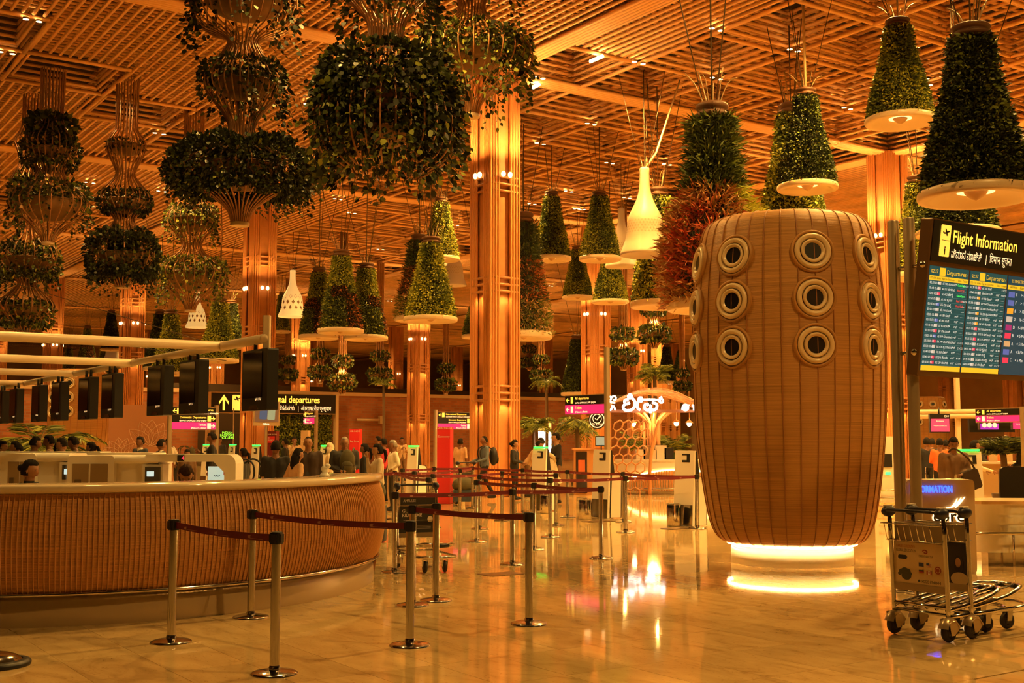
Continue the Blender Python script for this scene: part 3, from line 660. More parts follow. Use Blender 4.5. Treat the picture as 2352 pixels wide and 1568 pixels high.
for sidx in range(3):
    x0 = .035 + sidx * .715; sw, sh, sz = .685, 1.13, .065
    q = MB(); q.box((x0 + sw / 2, -.004, sz + sh / 2), (sw, .008, sh)); scn = q.build('screen', M_SCR if sidx < 2 else M_SCB, cab)
    y = -.0095; zt = sz + sh
    def bar(name, xa, xb, za, zb, m, yy=y):
        g = MB(); g.box(((xa + xb) / 2, yy, (za + zb) / 2), (xb - xa, .002, zb - za)); return g.build(name, m, scn)
    bar('yellow_band', x0, x0 + sw, zt - .155, zt - .105, M_SCY)
    if sidx < 2:
        bar('flight_symbol', x0 + .17, x0 + .27, zt - .10, zt - .012, M_SCY)
        bar('footer_band', x0, x0 + sw, sz, sz + .055, M_SCY)
        text('clock', '02:37', scn, (x0 + .02, y - .002, zt - .075), FRONT, .055, M_SCY)
        text('heading', 'Departures', scn, (x0 + .29, y - .002, zt - .08), FRONT, .075, M_SCY)
        text('page', 'Page 1', scn, (x0 + .58, y - .002, zt - .075), FRONT, .03, M_SCY)
        text('column_heads', 'STD  ETD  Airline   Flight No  Destination         Status    Counter', scn, (x0 + .01, y - .003, zt - .14), FRONT, .03, M_INK, width=.66)
        lines = []; stat = []; cnt = []
        nrow = 16; rh = (sh - .155 - .06) / nrow; gl = MB(); marks = {}
        for k in range(nrow):
            zz = zt - .155 - (k + .65) * rh
            hh = 2 + (k + 13 + 16 * sidx) // 20
            t = f'{hh:02d}:{(k * 5 + 35) % 60:02d} {hh:02d}:{(k * 5 + 40) % 60:02d}'
            fn = RND.choice(('6E', 'AI', 'IX', 'QP', 'SG', 'EK')) + f' {RND.randint(101, 998)}'
            lines.append((t, fn + ' ' + dest[(k * 3 + sidx * 5) % 16], zz))
            gl.box((x0 + sw / 2, y, zz - rh * .32), (sw * .98, .0015, .002))
            marks.setdefault(RND.choice((0, 1, 1, 1, 2, 3, 0)), MB()).box((x0 + .185, y, zz + .012), (.055, .002, .032))
        gl.build('row_rules', mat('row_rule', (.1, .3, .3), .5, emit=.5), scn)['kind'] = 'stuff'
        for c_, g in marks.items(): g.build('airline_logos', LOGO[c_], scn)['kind'] = 'stuff'
        text('row_times', '\n'.join(l[0] for l in lines), scn, (x0 + .012, y - .002, lines[0][2]), FRONT, .036, M_SCW, lines=rh / .036)
        text('row_flights', '\n'.join(l[1] for l in lines), scn, (x0 + .235, y - .002, lines[0][2]), FRONT, .034, M_SCW, lines=rh / .034)
        for k in range(nrow):
            zz = lines[k][2]
        if sidx == 0:
            for k in (0, 2): text('status', 'GateOpen', scn, (x0 + .50, y - .002, lines[k][2]), FRONT, .034, M_SCG, bold=.0006)
            for k in (1, 3, 4): text('status', 'Final Call', scn, (x0 + .50, y - .002, lines[k][2]), FRONT, .034, M_SCRD, bold=.0006)
            text('row_status', '\n'.join('ಆಪ್' for k in range(10)), scn, (x0 + .50, y - .002, lines[6][2]), FRONT, .034, M_SCW, lines=rh / .034)
        else: text('row_status', '\n'.join('ಆಪ್' for k in range(15)), scn, (x0 + .50, y - .002, lines[1][2]), FRONT, .034, M_SCW, lines=rh / .034)
        text('row_counters', '\n'.join(RND.choice(('B1-B9', '------', 'F18-F26', 'C1-C12', '------')) for k in range(nrow)), scn, (x0 + .60, y - .002, lines[0][2]), FRONT, .03, M_SCW, lines=rh / .03)
    else:
        text('heading', 'ESTIMATED WAIT', scn, (x0 + .06, y - .002, zt - .075), FRONT, .05, M_SCY)
        text('column_heads', 'Airlines    Island    Entry', scn, (x0 + .04, y - .003, zt - .14), FRONT, .045, M_INK)
        for k in range(9):
            zz = zt - .21 - k * .094; bar('airline_logo', x0 + .03, x0 + .145, zz - .035, zz + .028, LOGO[(2, 2, 3, 1, 4, 0, 5, 2, 0)[k]])
        text('islands', '\n'.join('FFEDDBAAC'), scn, (x0 + .17, y - .002, zt - .225), FRONT, .05, M_SCW, lines=.094 / .05)
        text('waits', '\n'.join(('> 15 Min', '> 15 Min', '> 15 Min', '10-15 Min', '5-10 Min', '< 5 Min', '< 5 Min', '< 5 Min', '< 5 Min')), scn, (x0 + .27, y - .002, zt - .225), FRONT, .05, M_SCW, lines=.094 / .05)

# ---------------------------------------------------------------- luggage trolleys
def trolley(loc, rz, label, ad):
    t = thing('luggage_trolley', label, 'trolley', loc, rz, 'luggage trolleys')
    fr = MB()
    for s in (-1, 1): fr.tube(rp([(0, s * .265, .17), (-.005, s * .265, .5), (-.03, s * .265, 1.0)], 3), .019, 10)
    fr.tube([(0, -.265, .27), (0, .265, .27)], .015, 8); fr.tube([(0, -.265, .215), (0, .265, .215)], .013, 8)
    fr.build('rear_frame', M_STEEL, t)
    for w, xe, z0, z1, r in ((.255, .92, .25, .36, .019), (.15, .72, .255, .345, .015)):
        q = MB(); q.tube(rp([(.0, -w, z0), (xe * .55, -w * .98, (z0 + z1) / 2), (xe * .86, -w * .8, z1), (xe, -w * .3, z1), (xe, w * .3, z1), (xe * .86, w * .8, z1), (xe * .55, w * .98, (z0 + z1) / 2), (0, w, z0)], 4), r, 10); q.build('deck_loop', M_CHROME, t)
    for y in (-.06, .06):
        q = MB(); q.tube([(0, y, .255), (.90, y, .355)], .013, 8); q.build('deck_bar', M_CHROME, t)
    q = MB(); q.tube(rp([(.62, -.25, .20), (.84, -.22, .205), (.95, -.08, .21), (.95, .08, .21), (.84, .22, .205), (.62, .25, .20), (0, .26, .2)], 4), .017, 10); q.tube([(.62, -.25, .20), (0, -.26, .2)], .017, 10); q.build('lower_loop', M_CHROME, t)
    q = MB(); q.tube(rp([(.90, -.10, .35), (.945, -.03, .35), (.945, .03, .35), (.90, .10, .35)], 4), .027, 10); q.build('bumper', M_BLACK, t)
    # handle with blue end knobs
    q = MB(); q.tube(rp([(-.03, -.25, 1.0), (-.11, -.24, 1.045), (-.12, 0, 1.05), (-.11, .24, 1.045), (-.03, .25, 1.0)], 5), .013, 10); h = q.build('handle', mat('handle_dark', (.03, .03, .045), .3, .6), t)
    for s in (-1, 1):
        k = MB(); k.ball((-.045, s * .262, 1.035), (.085, .042, .048), 16); k.build('end_knob', M_NAVY, h)
        k = MB(); k.rbox((-.05, s * .262, 1.082), (.09, .035, .012), .006); k.build('release_plate', M_WHITE2, h)
    w = MB()
    def loop(z, x0, x1, y): w.tube([(x0, -y, z), (x1, -y, z), (x1, y, z), (x0, y, z)], .0045, 6, closed=True)
    loop(.94, -.16, .06, .255); loop(.80, -.10, .06, .245)
    for k in range(8):
        y = -.225 + k * .064; w.tube(rp([(-.16, y, .94), (-.12, y, .81), (-.08, y, .80), (.06, y, .80)], 3), .0035, 5)
    for s in (-1, 1): w.tube([(-.02, s * .255, .94), (-.02, s * .245, .80)], .0035, 5)
    w.build('basket', M_CHROME, t)
    q = MB(); q.box((.015, 0, .86), (.006, .5, .16)); q.build('backing_plate', mat('dull_metal', (.36, .28, .18), .4, .7), t)
    pm_ = {'edu': mat('poster_cream', (.62, .47, .27), .6), 'dark': mat('poster_dark', (.015, .014, .014), .4), 'ride': mat('poster_grey', (.035, .035, .035), .4)}[ad]
    q = MB(); q.box((.0, 0, .605), (.012, .495, .35)); pn = q.build('advert_panel', pm_, t); q = MB(); q.box((.0, 0, .41), (.022, .50, .06)); q.build('lower_plate', mat('dull_metal', (.36, .28, .18), .4, .7), t)
    BK = (pi / 2, 0, -pi / 2)   # readable from -x
    x = -.0075
    def tx(n, b, y, z, s, m, wd=None): text(n, b, pn, (x, y, z), BK, s, m, width=wd)
    if ad == 'edu':
        red = mat('print_red', (.35, .06, .02), .6)
        tx('print_line', 'CAREER ORIENTED', .225, .735, .034, red, .19); tx('print_line', 'GLOBAL EDUCATION', .225, .70, .034, M_INK, .20)
        q = MB(); q.rbox((x, .16, .655), (.002, .09, .035), .016, 3, 'x'); q.build('print_pill', M_INK, pn)
        tx('print_line', 'ORIENT SPECTRA', .0, .665, .026, M_INK, .14); tx('print_number', '9000154844', -.02, .455, .036, M_INK, .19)
        q = MB(); q.lathe([(.0001, .001), (.011, .001), (.011, 0)], 12, (0, 0, 0), M=Matrix.Translation((x, .0, .468)) @ Matrix.Rotation(-pi / 2, 4, 'Y')); q.build('phone_dot', M_INK, pn)
        swr = MB(); swr.tube(rp([(x, -.04, .715), (x, -.06, .725), (x, -.085, .715), (x, -.075, .70), (x, -.055, .705)], 3), .005, 5); swr.build('swoosh_mark', red, pn)
        B_, W_2, R2 = mat('flag_blue', (.03, .04, .14), .6), M_PRINTW, mat('flag_red', (.38, .03, .02), .6)
        def fl(cy_, cz_, bands):
            g = MB()
            for (y0, y1, z0, z1, mi) in bands: g.box((x - .0005 * (mi + 1), cy_ + (y0 + y1) / 2, cz_ + (z0 + z1) / 2), (.001, y1 - y0, z1 - z0), 0, mi)
            g.build('flag_print', [M_PRINTW, R2, B_, M_INK, mat('flag_gold', (.6, .35, .03), .6)], pn)
        w_, h_ = .024, .016
        fl(-.025, .605, [(-w_, w_, -h_, h_, 2), (-w_, w_, -.003, .003, 0), (-.003, .003, -h_, h_, 1)])
        fl(-.10, .605, [(-w_, w_, -h_, h_, 0)] + [(-w_, w_, -h_ + k * .0064, -h_ + k * .0064 + .0032, 1) for k in range(5)] + [(0, w_, 0, h_, 2)])
        fl(-.025, .545, [(-w_, w_, h_ / 3, h_, 3), (-w_, w_, -h_ / 3, h_ / 3, 1), (-w_, w_, -h_, -h_ / 3, 4)])
        fl(-.10, .545, [(-w_, w_, -h_, h_, 0), (-w_, -.012, -h_, h_, 1), (.012, w_, -h_, h_, 1), (-.005, .005, -.006, .008, 1)])
        g = MB(); g.lathe([(.032, 0), (.028, .0015), (.022, 0)], 20, M=Matrix.Translation((x, -.185, .57)) @ Matrix.Rotation(-pi / 2, 4, 'Y')); g.lathe([(.0001, .001), (.016, .001)], 16, M=Matrix.Translation((x, -.185, .57)) @ Matrix.Rotation(-pi / 2, 4, 'Y')); g.build('seal_print', red, pn)
        g = MB()
        for (cy_, cz_, r_) in ((.14, .545, .035), (.11, .54, .03), (.17, .535, .03), (.09, .52, .022), (.19, .515, .02), (.125, .50, .05)): g.lathe([(.0001, .001), (r_, .001)], 12, M=Matrix.Translation((x - .0004 * cz_, cy_, cz_)) @ Matrix.Rotation(-pi / 2, 4, 'Y'), sx=.7)
        g.build('students_print', mat('print_dark', (.06, .06, .03), .6), pn)
    elif ad == 'dark':
        M2 = Matrix.Translation((x, -.12, .53)) @ Matrix.Rotation(-pi / 2, 4, 'Y')
        def blob(name, cy_, cz_, ry, rz_, m, d):
            g = MB(); pts = [(cy_ + ry * cos(2 * pi * k / 18), cz_ + rz_ * sin(2 * pi * k / 18)) for k in range(18)]; g.prism(pts, x - d, x - d + .001, 'x'); g.build(name, m, pn)
        blob('print_hair', -.165, .60, .045, .075, mat('print_hair', (.008, .006, .005), .5), .002)
        blob('print_blouse', -.17, .48, .085, .055, mat('print_blouse', (.55, .42, .25), .6), .003); blob('print_face', -.16, .615, .026, .04, mat('print_skin', (.45, .24, .12), .6), .004)
        g = MB(); g.tube(rp([(x - .002, .18, .75), (x - .002, .13, .70), (x - .002, .14, .62)], 4), .004, 5); g.build('print_arc', M_PRINTW, pn)
    if ad == 'ride':
        FRT = (pi / 2, 0, pi / 2)
        q = MB(); q.box((.014, 0, .85), (.014, .47, .12)); up_ = q.build('upper_advert', pm_, t)
        text('print_line', 'AMPULSE', up_, (.0225, -.20, .835), FRT, .05, M_PRINTW, width=.17)
        for k, s_ in enumerate(('GUA', 'RIDE    ME')): text('print_line', s_, pn, (.0075, -.21, .70 - k * .055), FRT, .06, M_PRINTW, bold=.001)
        g = MB(); g.box((.0075, 0, .60), (.001, .38, .003)); g.rbox((.0085, .17, .61), (.003, .07, .075), .03, 4, 'x'); g.build('print_mark', M_PRINTW, pn)
        for k in range(3): g = MB(); g.box((.0075, .08, .53 - k * .018), (.001, .20, .006)); g.build('print_rule', mat('print_grey', (.3, .28, .25), .6), pn)
    # wheels
    tm_ = MB(); tm_.tube([(.062 * cos(2 * pi * k / 20), 0, .062 * sin(2 * pi * k / 20)) for k in range(20)], .026, 8, closed=True); ty = tm_.mesh('tyre', mat('tyre', (.03, .025, .02), .6))
    hb = MB(); hb.lathe([(.0001, -.02), (.05, -.02), (.05, .02), (.0001, .02)], 16, M=Matrix.Rotation(pi / 2, 4, 'X')); hbm = hb.mesh('hub', mat('wheel_hub', (.05, .045, .04), .5))
    fd = MB(); vs = []; n = 10
    for k in range(n + 1):
        a = radians(-20) + k * radians(190) / n
        for s in range(7):
            b_ = -1 + s / 3; rr = .104 - .03 * b_ * b_; vs.append((rr * cos(a) * .98, .05 * b_, .012 + rr * sin(a)))
    fd.add(vs, [(k * 7 + s, k * 7 + s + 1, k * 7 + s + 8, k * 7 + s + 7) for k in range(n) for s in range(6)], smooth=True)
    for s in (-1, 1): fd.prism([(.10, .03), (.03, .1), (-.05, .1), (-.035, .02), (-.02, -.03), (.015, -.03)], s * .044 - .002, s * .044 + .002, 'y')
    fdm = fd.mesh('fender', mat('fender_metal', (.60, .47, .30), .3, .6))
    ck = MB()
    for s in (-1, 1): ck.prism([(-.03, .0), (.03, .0), (.05, .11), (-.02, .11)], s * .036 - .002, s * .036 + .002, 'y')
    ck.box((.015, 0, .11), (.08, .076, .01)); ckm = ck.mesh('fork', M_STEEL)
    for s in (-1, 1):
        w = link('rear_wheel', ty, t, (-.0, s * .265, .088)); link('hub', hbm, w); link('fender', fdm, w)
        c = link('front_caster', ty, t, (.70, s * .13, .075), (0, 0, RND.uniform(-.3, .3)), (.85, .85, .85)); link('hub', hbm, c); link('fork', ckm, c)
    return t
ta = (ground(2050, 1453) + ground(2186, 1477)) / 2
trolley(ta, TH, 'front luggage trolley with a cream education advert, by the flight board', 'edu')
trolley(ta + D1 * .31, TH, 'luggage trolley nested behind another, with a dark portrait advert', 'dark')
tr0 = at(958, 1300, 15.35); tr0.z = 0
trolley(tr0, atan2(-.86, .36), 'lone luggage trolley with black adverts behind the queue belts', 'ride')

# ---------------------------------------------------------------- information desk on the right
Yp = 14.6; a, b_ = at(2084, 1200, Yp), at(2241, 1200, Yp); wd = b_.x - a.x; c = (a + b_) / 2
idk = thing('information_desk', 'information desk with a pale front panel and tufted white counter', 'desk', (c.x, c.y, 0))
h = zat(1101, Yp); q = MB(); q.rbox((0, .15, h / 2), (wd, .3, h), .05, 5, 'y'); pan = q.build('front_panel', mat('panel_beige', (.60, .45, .27), .4), idk)
M_BLUE = glow('blue_letters', (.03, .08, 1.0), 3.2)
text('letters_information', 'INFORMATION', pan, (at(2093, 1130, Yp).x - c.x, -.012, zat(1130, Yp)), FRONT, .115, M_BLUE, bold=.002, width=(2185 - 2093) / F * Yp, extr=.006)
M_HALO = glow('logo_halo', (1.0, .72, .36), 2.2)
lx = at(2141, 1195, Yp).x - c.x; lz = zat(1197, Yp); lw = (2214 - 2141) / F * Yp
text('logo_halo', 'core', pan, (lx, -.006, lz), FRONT, .20, M_HALO, bold=.010, width=lw)
text('logo_letters', 'core', pan, (lx + .005, -.016, lz), FRONT, .20, mat('logo_dark', (.03, .03, .02), .5), bold=.003, width=lw * .975)
for k in range(3):
    q = MB(); x0 = lx + .24 + k * .048; z0 = lz + .165
    pts = rp([(x0 - .09 + k * .02, -.01, z0), (x0, -.01, z0 + .01 + .02 * k), (x0 + .055, -.01, z0 + .075 + .02 * k), (x0 + .075, -.01, z0 + .12 + .008 * k)], 5)
    q.tube(pts, [.003 + .007 * sin(pi * i / (len(pts) - 1)) for i in range(len(pts))], 6); q.build('logo_swoosh', M_HALO, pan)
# tufted counter
Yt = 15.6; xa = at(2243, 1290, Yt).x; hz = zat(1150, Yt)
def tf(s, z):       # s metres along the front, rounded at the left end
    Rr = .22
    if s < Rr * pi / 2: a = s / Rr; return (Rr - Rr * cos(a), Rr - Rr * sin(a)), (-cos(a), -sin(a))
    return (Rr + s - Rr * pi / 2, 0), (0, -1)
q = MB(); ns, nz = 150, 60; Ls = 3.4; vs = []
for j in range(nz + 1):
    z = .16 + (hz - .2) * j / nz
    for i in range(ns + 1):
        s = Ls * i / ns; (x, y), nn = tf(s, z); cell = .13
        u_ = s / cell + (.5 if int((z) / cell) % 2 else 0); fu = abs((u_ % 1) - .5) * 2; fz = abs(((z / cell) % 1) - .5) * 2
        dsp = 0 if s < .42 else .028 * (1 - max(fu, fz) ** 3) * min(1, (s - .42) / .05)
        vs.append((x + nn[0] * dsp, y + nn[1] * dsp, z))
q.add(vs, [(j * (ns + 1) + i, j * (ns + 1) + i + 1, (j + 1) * (ns + 1) + i + 1, (j + 1) * (ns + 1) + i) for j in range(nz) for i in range(ns)], smooth=True)
q.build('tufted_front', mat('tufted_white', (.78, .76, .66), .45), idk, Vector((xa, Yt, 0)) - idk.location)
q = MB(); pts = [tf(Ls * i / 40, 0)[0] for i in range(41)]; pts = [(x - .06, y - .06) for x, y in pts] + [(3.4, .75), (.9, .75), (-.06, .9)]
q.prism(pts, hz - .04, hz, 'z'); q.build('worktop', mat('desk_top', (.70, .50, .28), .2), idk, Vector((xa, Yt, 0)) - idk.location)
q = MB(); pts = [tf(Ls * i / 40, 0)[0] for i in range(41)] + [(3.4, .5), (.9, .5), (.0, .9)]
q.prism([(x + .05, y + .05) for x, y in pts], 0, .17, 'z'); q.build('steel_kick', M_STEEL, idk, Vector((xa, Yt, 0)) - idk.location)
q = MB(); rl = [Vector((x - .12, y - .14, .42)) for x, y in [tf(Ls * i / 30, 0)[0] for i in range(31)]]; q.tube(rl, .02, 8)
for k in (6, 16, 26): q.tube([rl[k], (rl[k].x, rl[k].y, 0)], .015, 8)
q.build('rail', M_STEEL, idk, Vector((xa, Yt, 0)) - idk.location)
# office chair behind the desk
oc = thing('office_chair', 'black office chair seen behind the tufted counter', 'chair', at(2335, 1200, 17.2) * 1); oc.location.z = 0
q = MB(); q.rbox((0, 0, .98), (.46, .05, .52), .08, 4, 'y'); q.build('backrest', M_BLACK, oc)
q = MB(); q.rbox((0, -.25, .48), (.48, .48, .08), .08, 4); q.build('seat', M_BLACK, oc)
q = MB(); q.tube([(0, -.22, .44), (0, -.22, .08)], .03, 8); q.tube([(0, .02, .75), (0, -.1, .5)], .025, 6); q.build('stem', M_BLACK, oc)
for k in range(5):
    t = 2 * pi * k / 5; q = MB(); q.tube([(0, -.22, .1), (.28 * cos(t), -.22 + .28 * sin(t), .05)], .02, 6); q.ball((.28 * cos(t), -.22 + .28 * sin(t), .035), .035, 8); q.build('leg', M_BLACK, oc)
# ================================================================ hanging planters
def lm(name, c): return mat(name, c, .5, spec=.35)
G = [lm('leaf_deep', (.018, .024, .006)), lm('leaf_dark', (.055, .075, .014)), lm('leaf_mid', (.15, .185, .028)), lm('leaf_bright', (.33, .36, .045)), lm('leaf_lime', (.56, .55, .065)),
     lm('leaf_rust', (.40, .12, .03)), lm('leaf_straw', (.52, .31, .11)), lm('leaf_red', (.48, .08, .025))]
M_CORE2 = mat('planter_core', (.02, .022, .008), .9)
M_BRIM = mat('brim_cream', (.62, .47, .29), .35)
M_COLLAR = mat('collar_brown', (.12, .05, .018), .6)
M_CANE = mat('bent_cane', (.34, .155, .055), .4, var=.2, vscale=4)
M_CABLE = mat('cable', (.10, .07, .04), .5, .5)
M_STICK = mat('pale_stick', (.38, .26, .12), .5)
def interp(prof, z):
    zs = [p[1] for p in prof]; rs = [p[0] for p in prof]; o = np.argsort(zs); return np.interp(z, np.array(zs)[o], np.array(rs)[o])
CPROF = [(.645, .08), (.615, .38), (.56, .7), (.48, 1.03), (.395, 1.35), (.325, 1.68), (.27, 2.0), (.235, 2.4)]
RPROF = [(.68, .08), (.72, .45), (.68, .85), (.55, 1.2), (.38, 1.45), (.29, 1.7), (.26, 2.0), (.24, 2.4)]
def cone_foliage(name, n, size, aspect, pick, spiky=False, puff=.05, prof=None):
    t = NR.rand(n); z = .08 + 2.36 * (1 - np.sqrt(1 - t * .86) ) / (1 - sqrt(.14)); z = .06 + (z - .08)
    th = NR.rand(n) * 2 * pi; r = interp(prof or CPROF, z) + NR.normal(0, puff, n) * .6 + .01
    P = np.stack([r * np.cos(th), r * np.sin(th), z], 1); out = np.stack([np.cos(th), np.sin(th), np.zeros(n)], 1)
    A = out * (1.0 if not spiky else 1.1) + NR.normal(0, .55 if not spiky else .45, (n, 3)) + np.array([0, 0, -.25 if not spiky else .1])
    S = size * (.7 + .6 * NR.rand(n)); me = leaf_mesh(name, P, A, S, G, aspect, round_=not spiky)
    idx = pick(th, z, NR.rand(n)); me.polygons.foreach_set('material_index', idx.astype(np.int32)); return me
def patch(th, z, k): return np.sin(th * 2 + z * 2.1 + k) + np.sin(th * 3 - z * 3.3 + 2 * k) * .7
def pk_green(th, z, q): p = patch(th, z, .3); return np.where(q < .22, 1, np.where(p + q > .35, np.where(q > .72, 4, 3), np.where(q > .9, 4, 2)))  # extra bright leaves paint in the spot light falling on the cones
def pk_lime(th, z, q): p = patch(th, z, 1.7); return np.where(q < .15, 1, np.where(p + q > .2, np.where(q > .55, 4, 3), np.where(q > .6, 3, 2)))
def pk_dark(th, z, q): p = patch(th, z, 2.5); return np.where(q < .35, 0, np.where(p + q > 1.2, 2, np.where(q > .93, 3, 1)))
def pk_mix(th, z, q): return np.where(z > 1.45, np.where(q < .4, 2, np.where(q < .75, 3, 4)), np.where(patch(th, z, .9) > .2, np.where(q < .45, 5, 0), np.where(q < .5, 1, np.where(q < .8, 2, 3))))
def pk_red(th, z, q): return np.where(z > 1.5, np.where(q < .6, 1, 2), np.where((z > 1.12) & (np.sin(th + 2.6) > -.3), np.where(q < .5, 3, 4), np.where(patch(th, z, 2.) > .5, np.where(q < .6, 7, 5), np.where(q < .6, 6, 5))))
def pk_rust(th, z, q): return np.where(z > 1.6, 1, np.where(z > .75, np.where(q < .6, 5, 1), np.where(q < .5, 2, 6)))
FOL = {'green': cone_foliage('foliage', 12500, .064, .62, pk_green), 'lime': cone_foliage('foliage', 12500, .062, .65, pk_lime), 'dark': cone_foliage('foliage', 14000, .066, .55, pk_dark),
       'mix': cone_foliage('foliage', 12500, .064, .6, pk_mix), 'red': cone_foliage('foliage', 13000, .18, .14, pk_red, True, .09, RPROF), 'rust': cone_foliage('foliage', 8000, .13, .2, pk_rust, True, .07)}
q = MB(); q.lathe([(max(r - .05, .02), z) for r, z in CPROF] + [(.0001, 2.42)], 28); core_me = q.mesh('core', M_CORE2)
q = MB(); q.lathe(rp2([(.50, .15), (.66, .145), (.725, .13), (.748, .10), (.75, .035), (.735, .0), (.70, -.012), (.62, -.005), (.50, .05), (.36, .10), (.20, .12), (.0001, .12)], 3), 48); brim_me = q.mesh('brim', M_BRIM)
q = MB(); q.lathe(rp2([(.0001, -.02), (.05, .0), (.11, .05), (.15, .10)], 3), 24); fin_me = q.mesh('lamp_finial', mat('finial', (.45, .28, .14), .3)); q = MB(); q.lathe([(.16, .112), (.24, .108)], 28); lring_me = q.mesh('lamp_ring', glow('brim_lamp', (1.0, .50, .16), 2.2))
q = MB(); q.lathe(rp2([(.18, 2.40), (.25, 2.42), (.27, 2.47), (.21, 2.50), (.25, 2.54), (.26, 2.58), (.18, 2.62), (.0001, 2.62)], 2), 24); col_me = q.mesh('collar', M_COLLAR)
def cables(t, s, sz, z0):
    top = (ZC + .28 - t.location.z) / sz; hh = top - z0; w0 = RND.uniform(0, 2)
    for k in range(4):
        a = w0 + k * 2.1; sp = min(1.5, hh * .3) if k < 3 else 0.; q = MB()
        q.tube([(.12 * cos(a) * (k < 3), .12 * sin(a) * (k < 3), z0 - .04), (sp * cos(a), sp * sin(a), top)], .009 if k < 3 else .013, 5); q.build('cable', M_CABLE, t)
q = MB()
for k in range(6):
    t = k * 1.05 + RND.random(); a = .10 + .22 * RND.random(); q.tube(rp([(.1 * cos(t), .1 * sin(t), 2.55), (.1 * cos(t) + a * .5 * cos(t), (.1 + a * .5) * sin(t), 2.85), ((.1 + a) * cos(t), (.1 + a) * sin(t), 2.9 + .3 * RND.random())], 3), .009, 5)
stk_me = q.mesh('sticks', M_STICK)
CONES = [  # cx, ytop, ybrim, brim px, style, Y override, label
    (2242, 60, 458, 262, 'dark', None, 'largest dark green plant cone hanging over the flight board'),
    (2068, 45, 283, 162, 'green', None, 'leafy plant cone high at right with a wide lit brim'),
    (1855, 205, 436, 140, 'dark', None, 'dark plant cone hanging above the drum, brim clear of it'),
    (1822, 240, 560, 170, 'green', 31, 'plant cone half hidden behind the one above the drum'),
    (1642, 240, 712, 222, 'red', 21.5, 'plant cone with rust-red grasses beside the drum'),
    (1013, 455, 598, 88, 'lime', None, 'bright green plant cone nearest the central column, upper of two'),
    (989, 545, 738, 125, 'lime', None, 'bright green plant cone nearest the central column, lower and wider one'),
    (1267, 440, 598, 92, 'green', None, 'bright plant cone just right of the central column'),
    (1378, 440, 598, 98, 'green', None, 'bright plant cone left of the big white bell'),
    (1327, 565, 686, 72, 'green', 56, 'small plant cone below and between two bright cones'),
    (1402, 570, 696, 86, 'green', 50, 'plant cone directly under the cone left of the white bell'),
    (1514, 432, 706, 134, 'green', 36.5, 'plant cone behind the big white bell lamp'),
    (1203, 490, 778, 132, 'rust', 41, 'rust and grassy plant cone peeking out behind the central column'),
    (1108, 640, 776, 96, 'green', 44, 'plant cone almost hidden behind the left edge of the central column'),
    (782, 575, 765, 108, 'mix', None, 'tallest of three plant cones left of the bright cones'),
    (731, 615, 778, 92, 'mix', 48, 'left one of three plant cones near the lit bell'),
    (840, 605, 780, 102, 'mix', 45, 'right one of three plant cones near the lit bell'),
    (962, 540, 737, 112, 'rust', 40, 'dark plant cone behind the two bright cones'),
    (646, 672, 764, 42, 'green', 78, 'tiny plant cone tucked behind the lit white bell'),
    (502, 685, 832, 92, 'lime', None, 'plant cone behind the check-in pipes, left of the second column'),
    (530, 690, 800, 66, 'dark', 70, 'dark plant cone behind the one left of the second column'),
    (391, 712, 862, 84, 'lime', 52, 'plant cone between the third column and the pale bell'),
    (366, 712, 850, 74, 'dark', 62, 'dim plant cone beside the third column'),
    (254, 712, 805, 46, 'dark', None, 'dark plant cone left of the third column'),
    (199, 748, 835, 42, 'mix', None, 'small plant cone over the left screens, middle one'),
    (157, 795, 865, 36, 'green', None, 'smallest plant cone over the left screens'),
    (236, 795, 862, 38, 'lime', None, 'small bright plant cone just above the left pipes'),
    (2113, 405, 640, 130, 'lime', 33, 'plant cone half hidden behind the flight board posts'),
    (2200, 330, 540, 190, 'dark', 27, 'dark plant cone showing just above the flight board'),
    (1326, 770, 908, 76, 'dark', 67, 'plant cone in the distance above the all departures sign'),
    (1563, 803, 858, 36, 'dark', None, 'tiny distant plant cone beside the drum edge'),
    (1532, 790, 880, 44, 'dark', 95, 'distant plant cone behind the cafe, right of the letters')]
for cx, yt, yb, w, sty, Y, lab in CONES:
    D = 1.5; Y = Y or D * F / w; D = w * Y / F; s = D / 1.5
    p = at(cx, yb, Y); H = at(cx, yt, Y).z - p.z
    t = thing('plant_cone', lab, 'planter', p, RND.uniform(0, 6), 'hanging bell-shaped plant cones'); t.scale = (s, s, H / 2.6)
    if sty == 'red': t.rotation_euler.z = 1.9
    link('foliage', FOL[sty], t)['kind'] = 'stuff'; link('core', core_me, t); b = link('brim', brim_me, t); link('lamp_finial', fin_me, b); link('lamp_ring', lring_me, b); link('collar', col_me, t); cables(t, s, H / 2.6, 2.6); link('sticks', stk_me, t)
def world_part(t, q, name, m):
    o = q.build(name, m, t); o.matrix_parent_inverse = Matrix.LocRotScale(t.location, t.rotation_euler, t.scale).inverted(); return o
M_POLE = mat('pale_pole', (.66, .50, .27), .45)
tc_ = bpy.data.objects['plant_cone.002']; q = MB(); pt_ = tc_.location + Vector((0, 0, tc_.scale.z * 2.55)); q.tube([pt_, Vector((pt_.x - .02, pt_.y, ZC + .2))], .035, 8); world_part(tc_, q, 'hanger_pole', M_POLE)
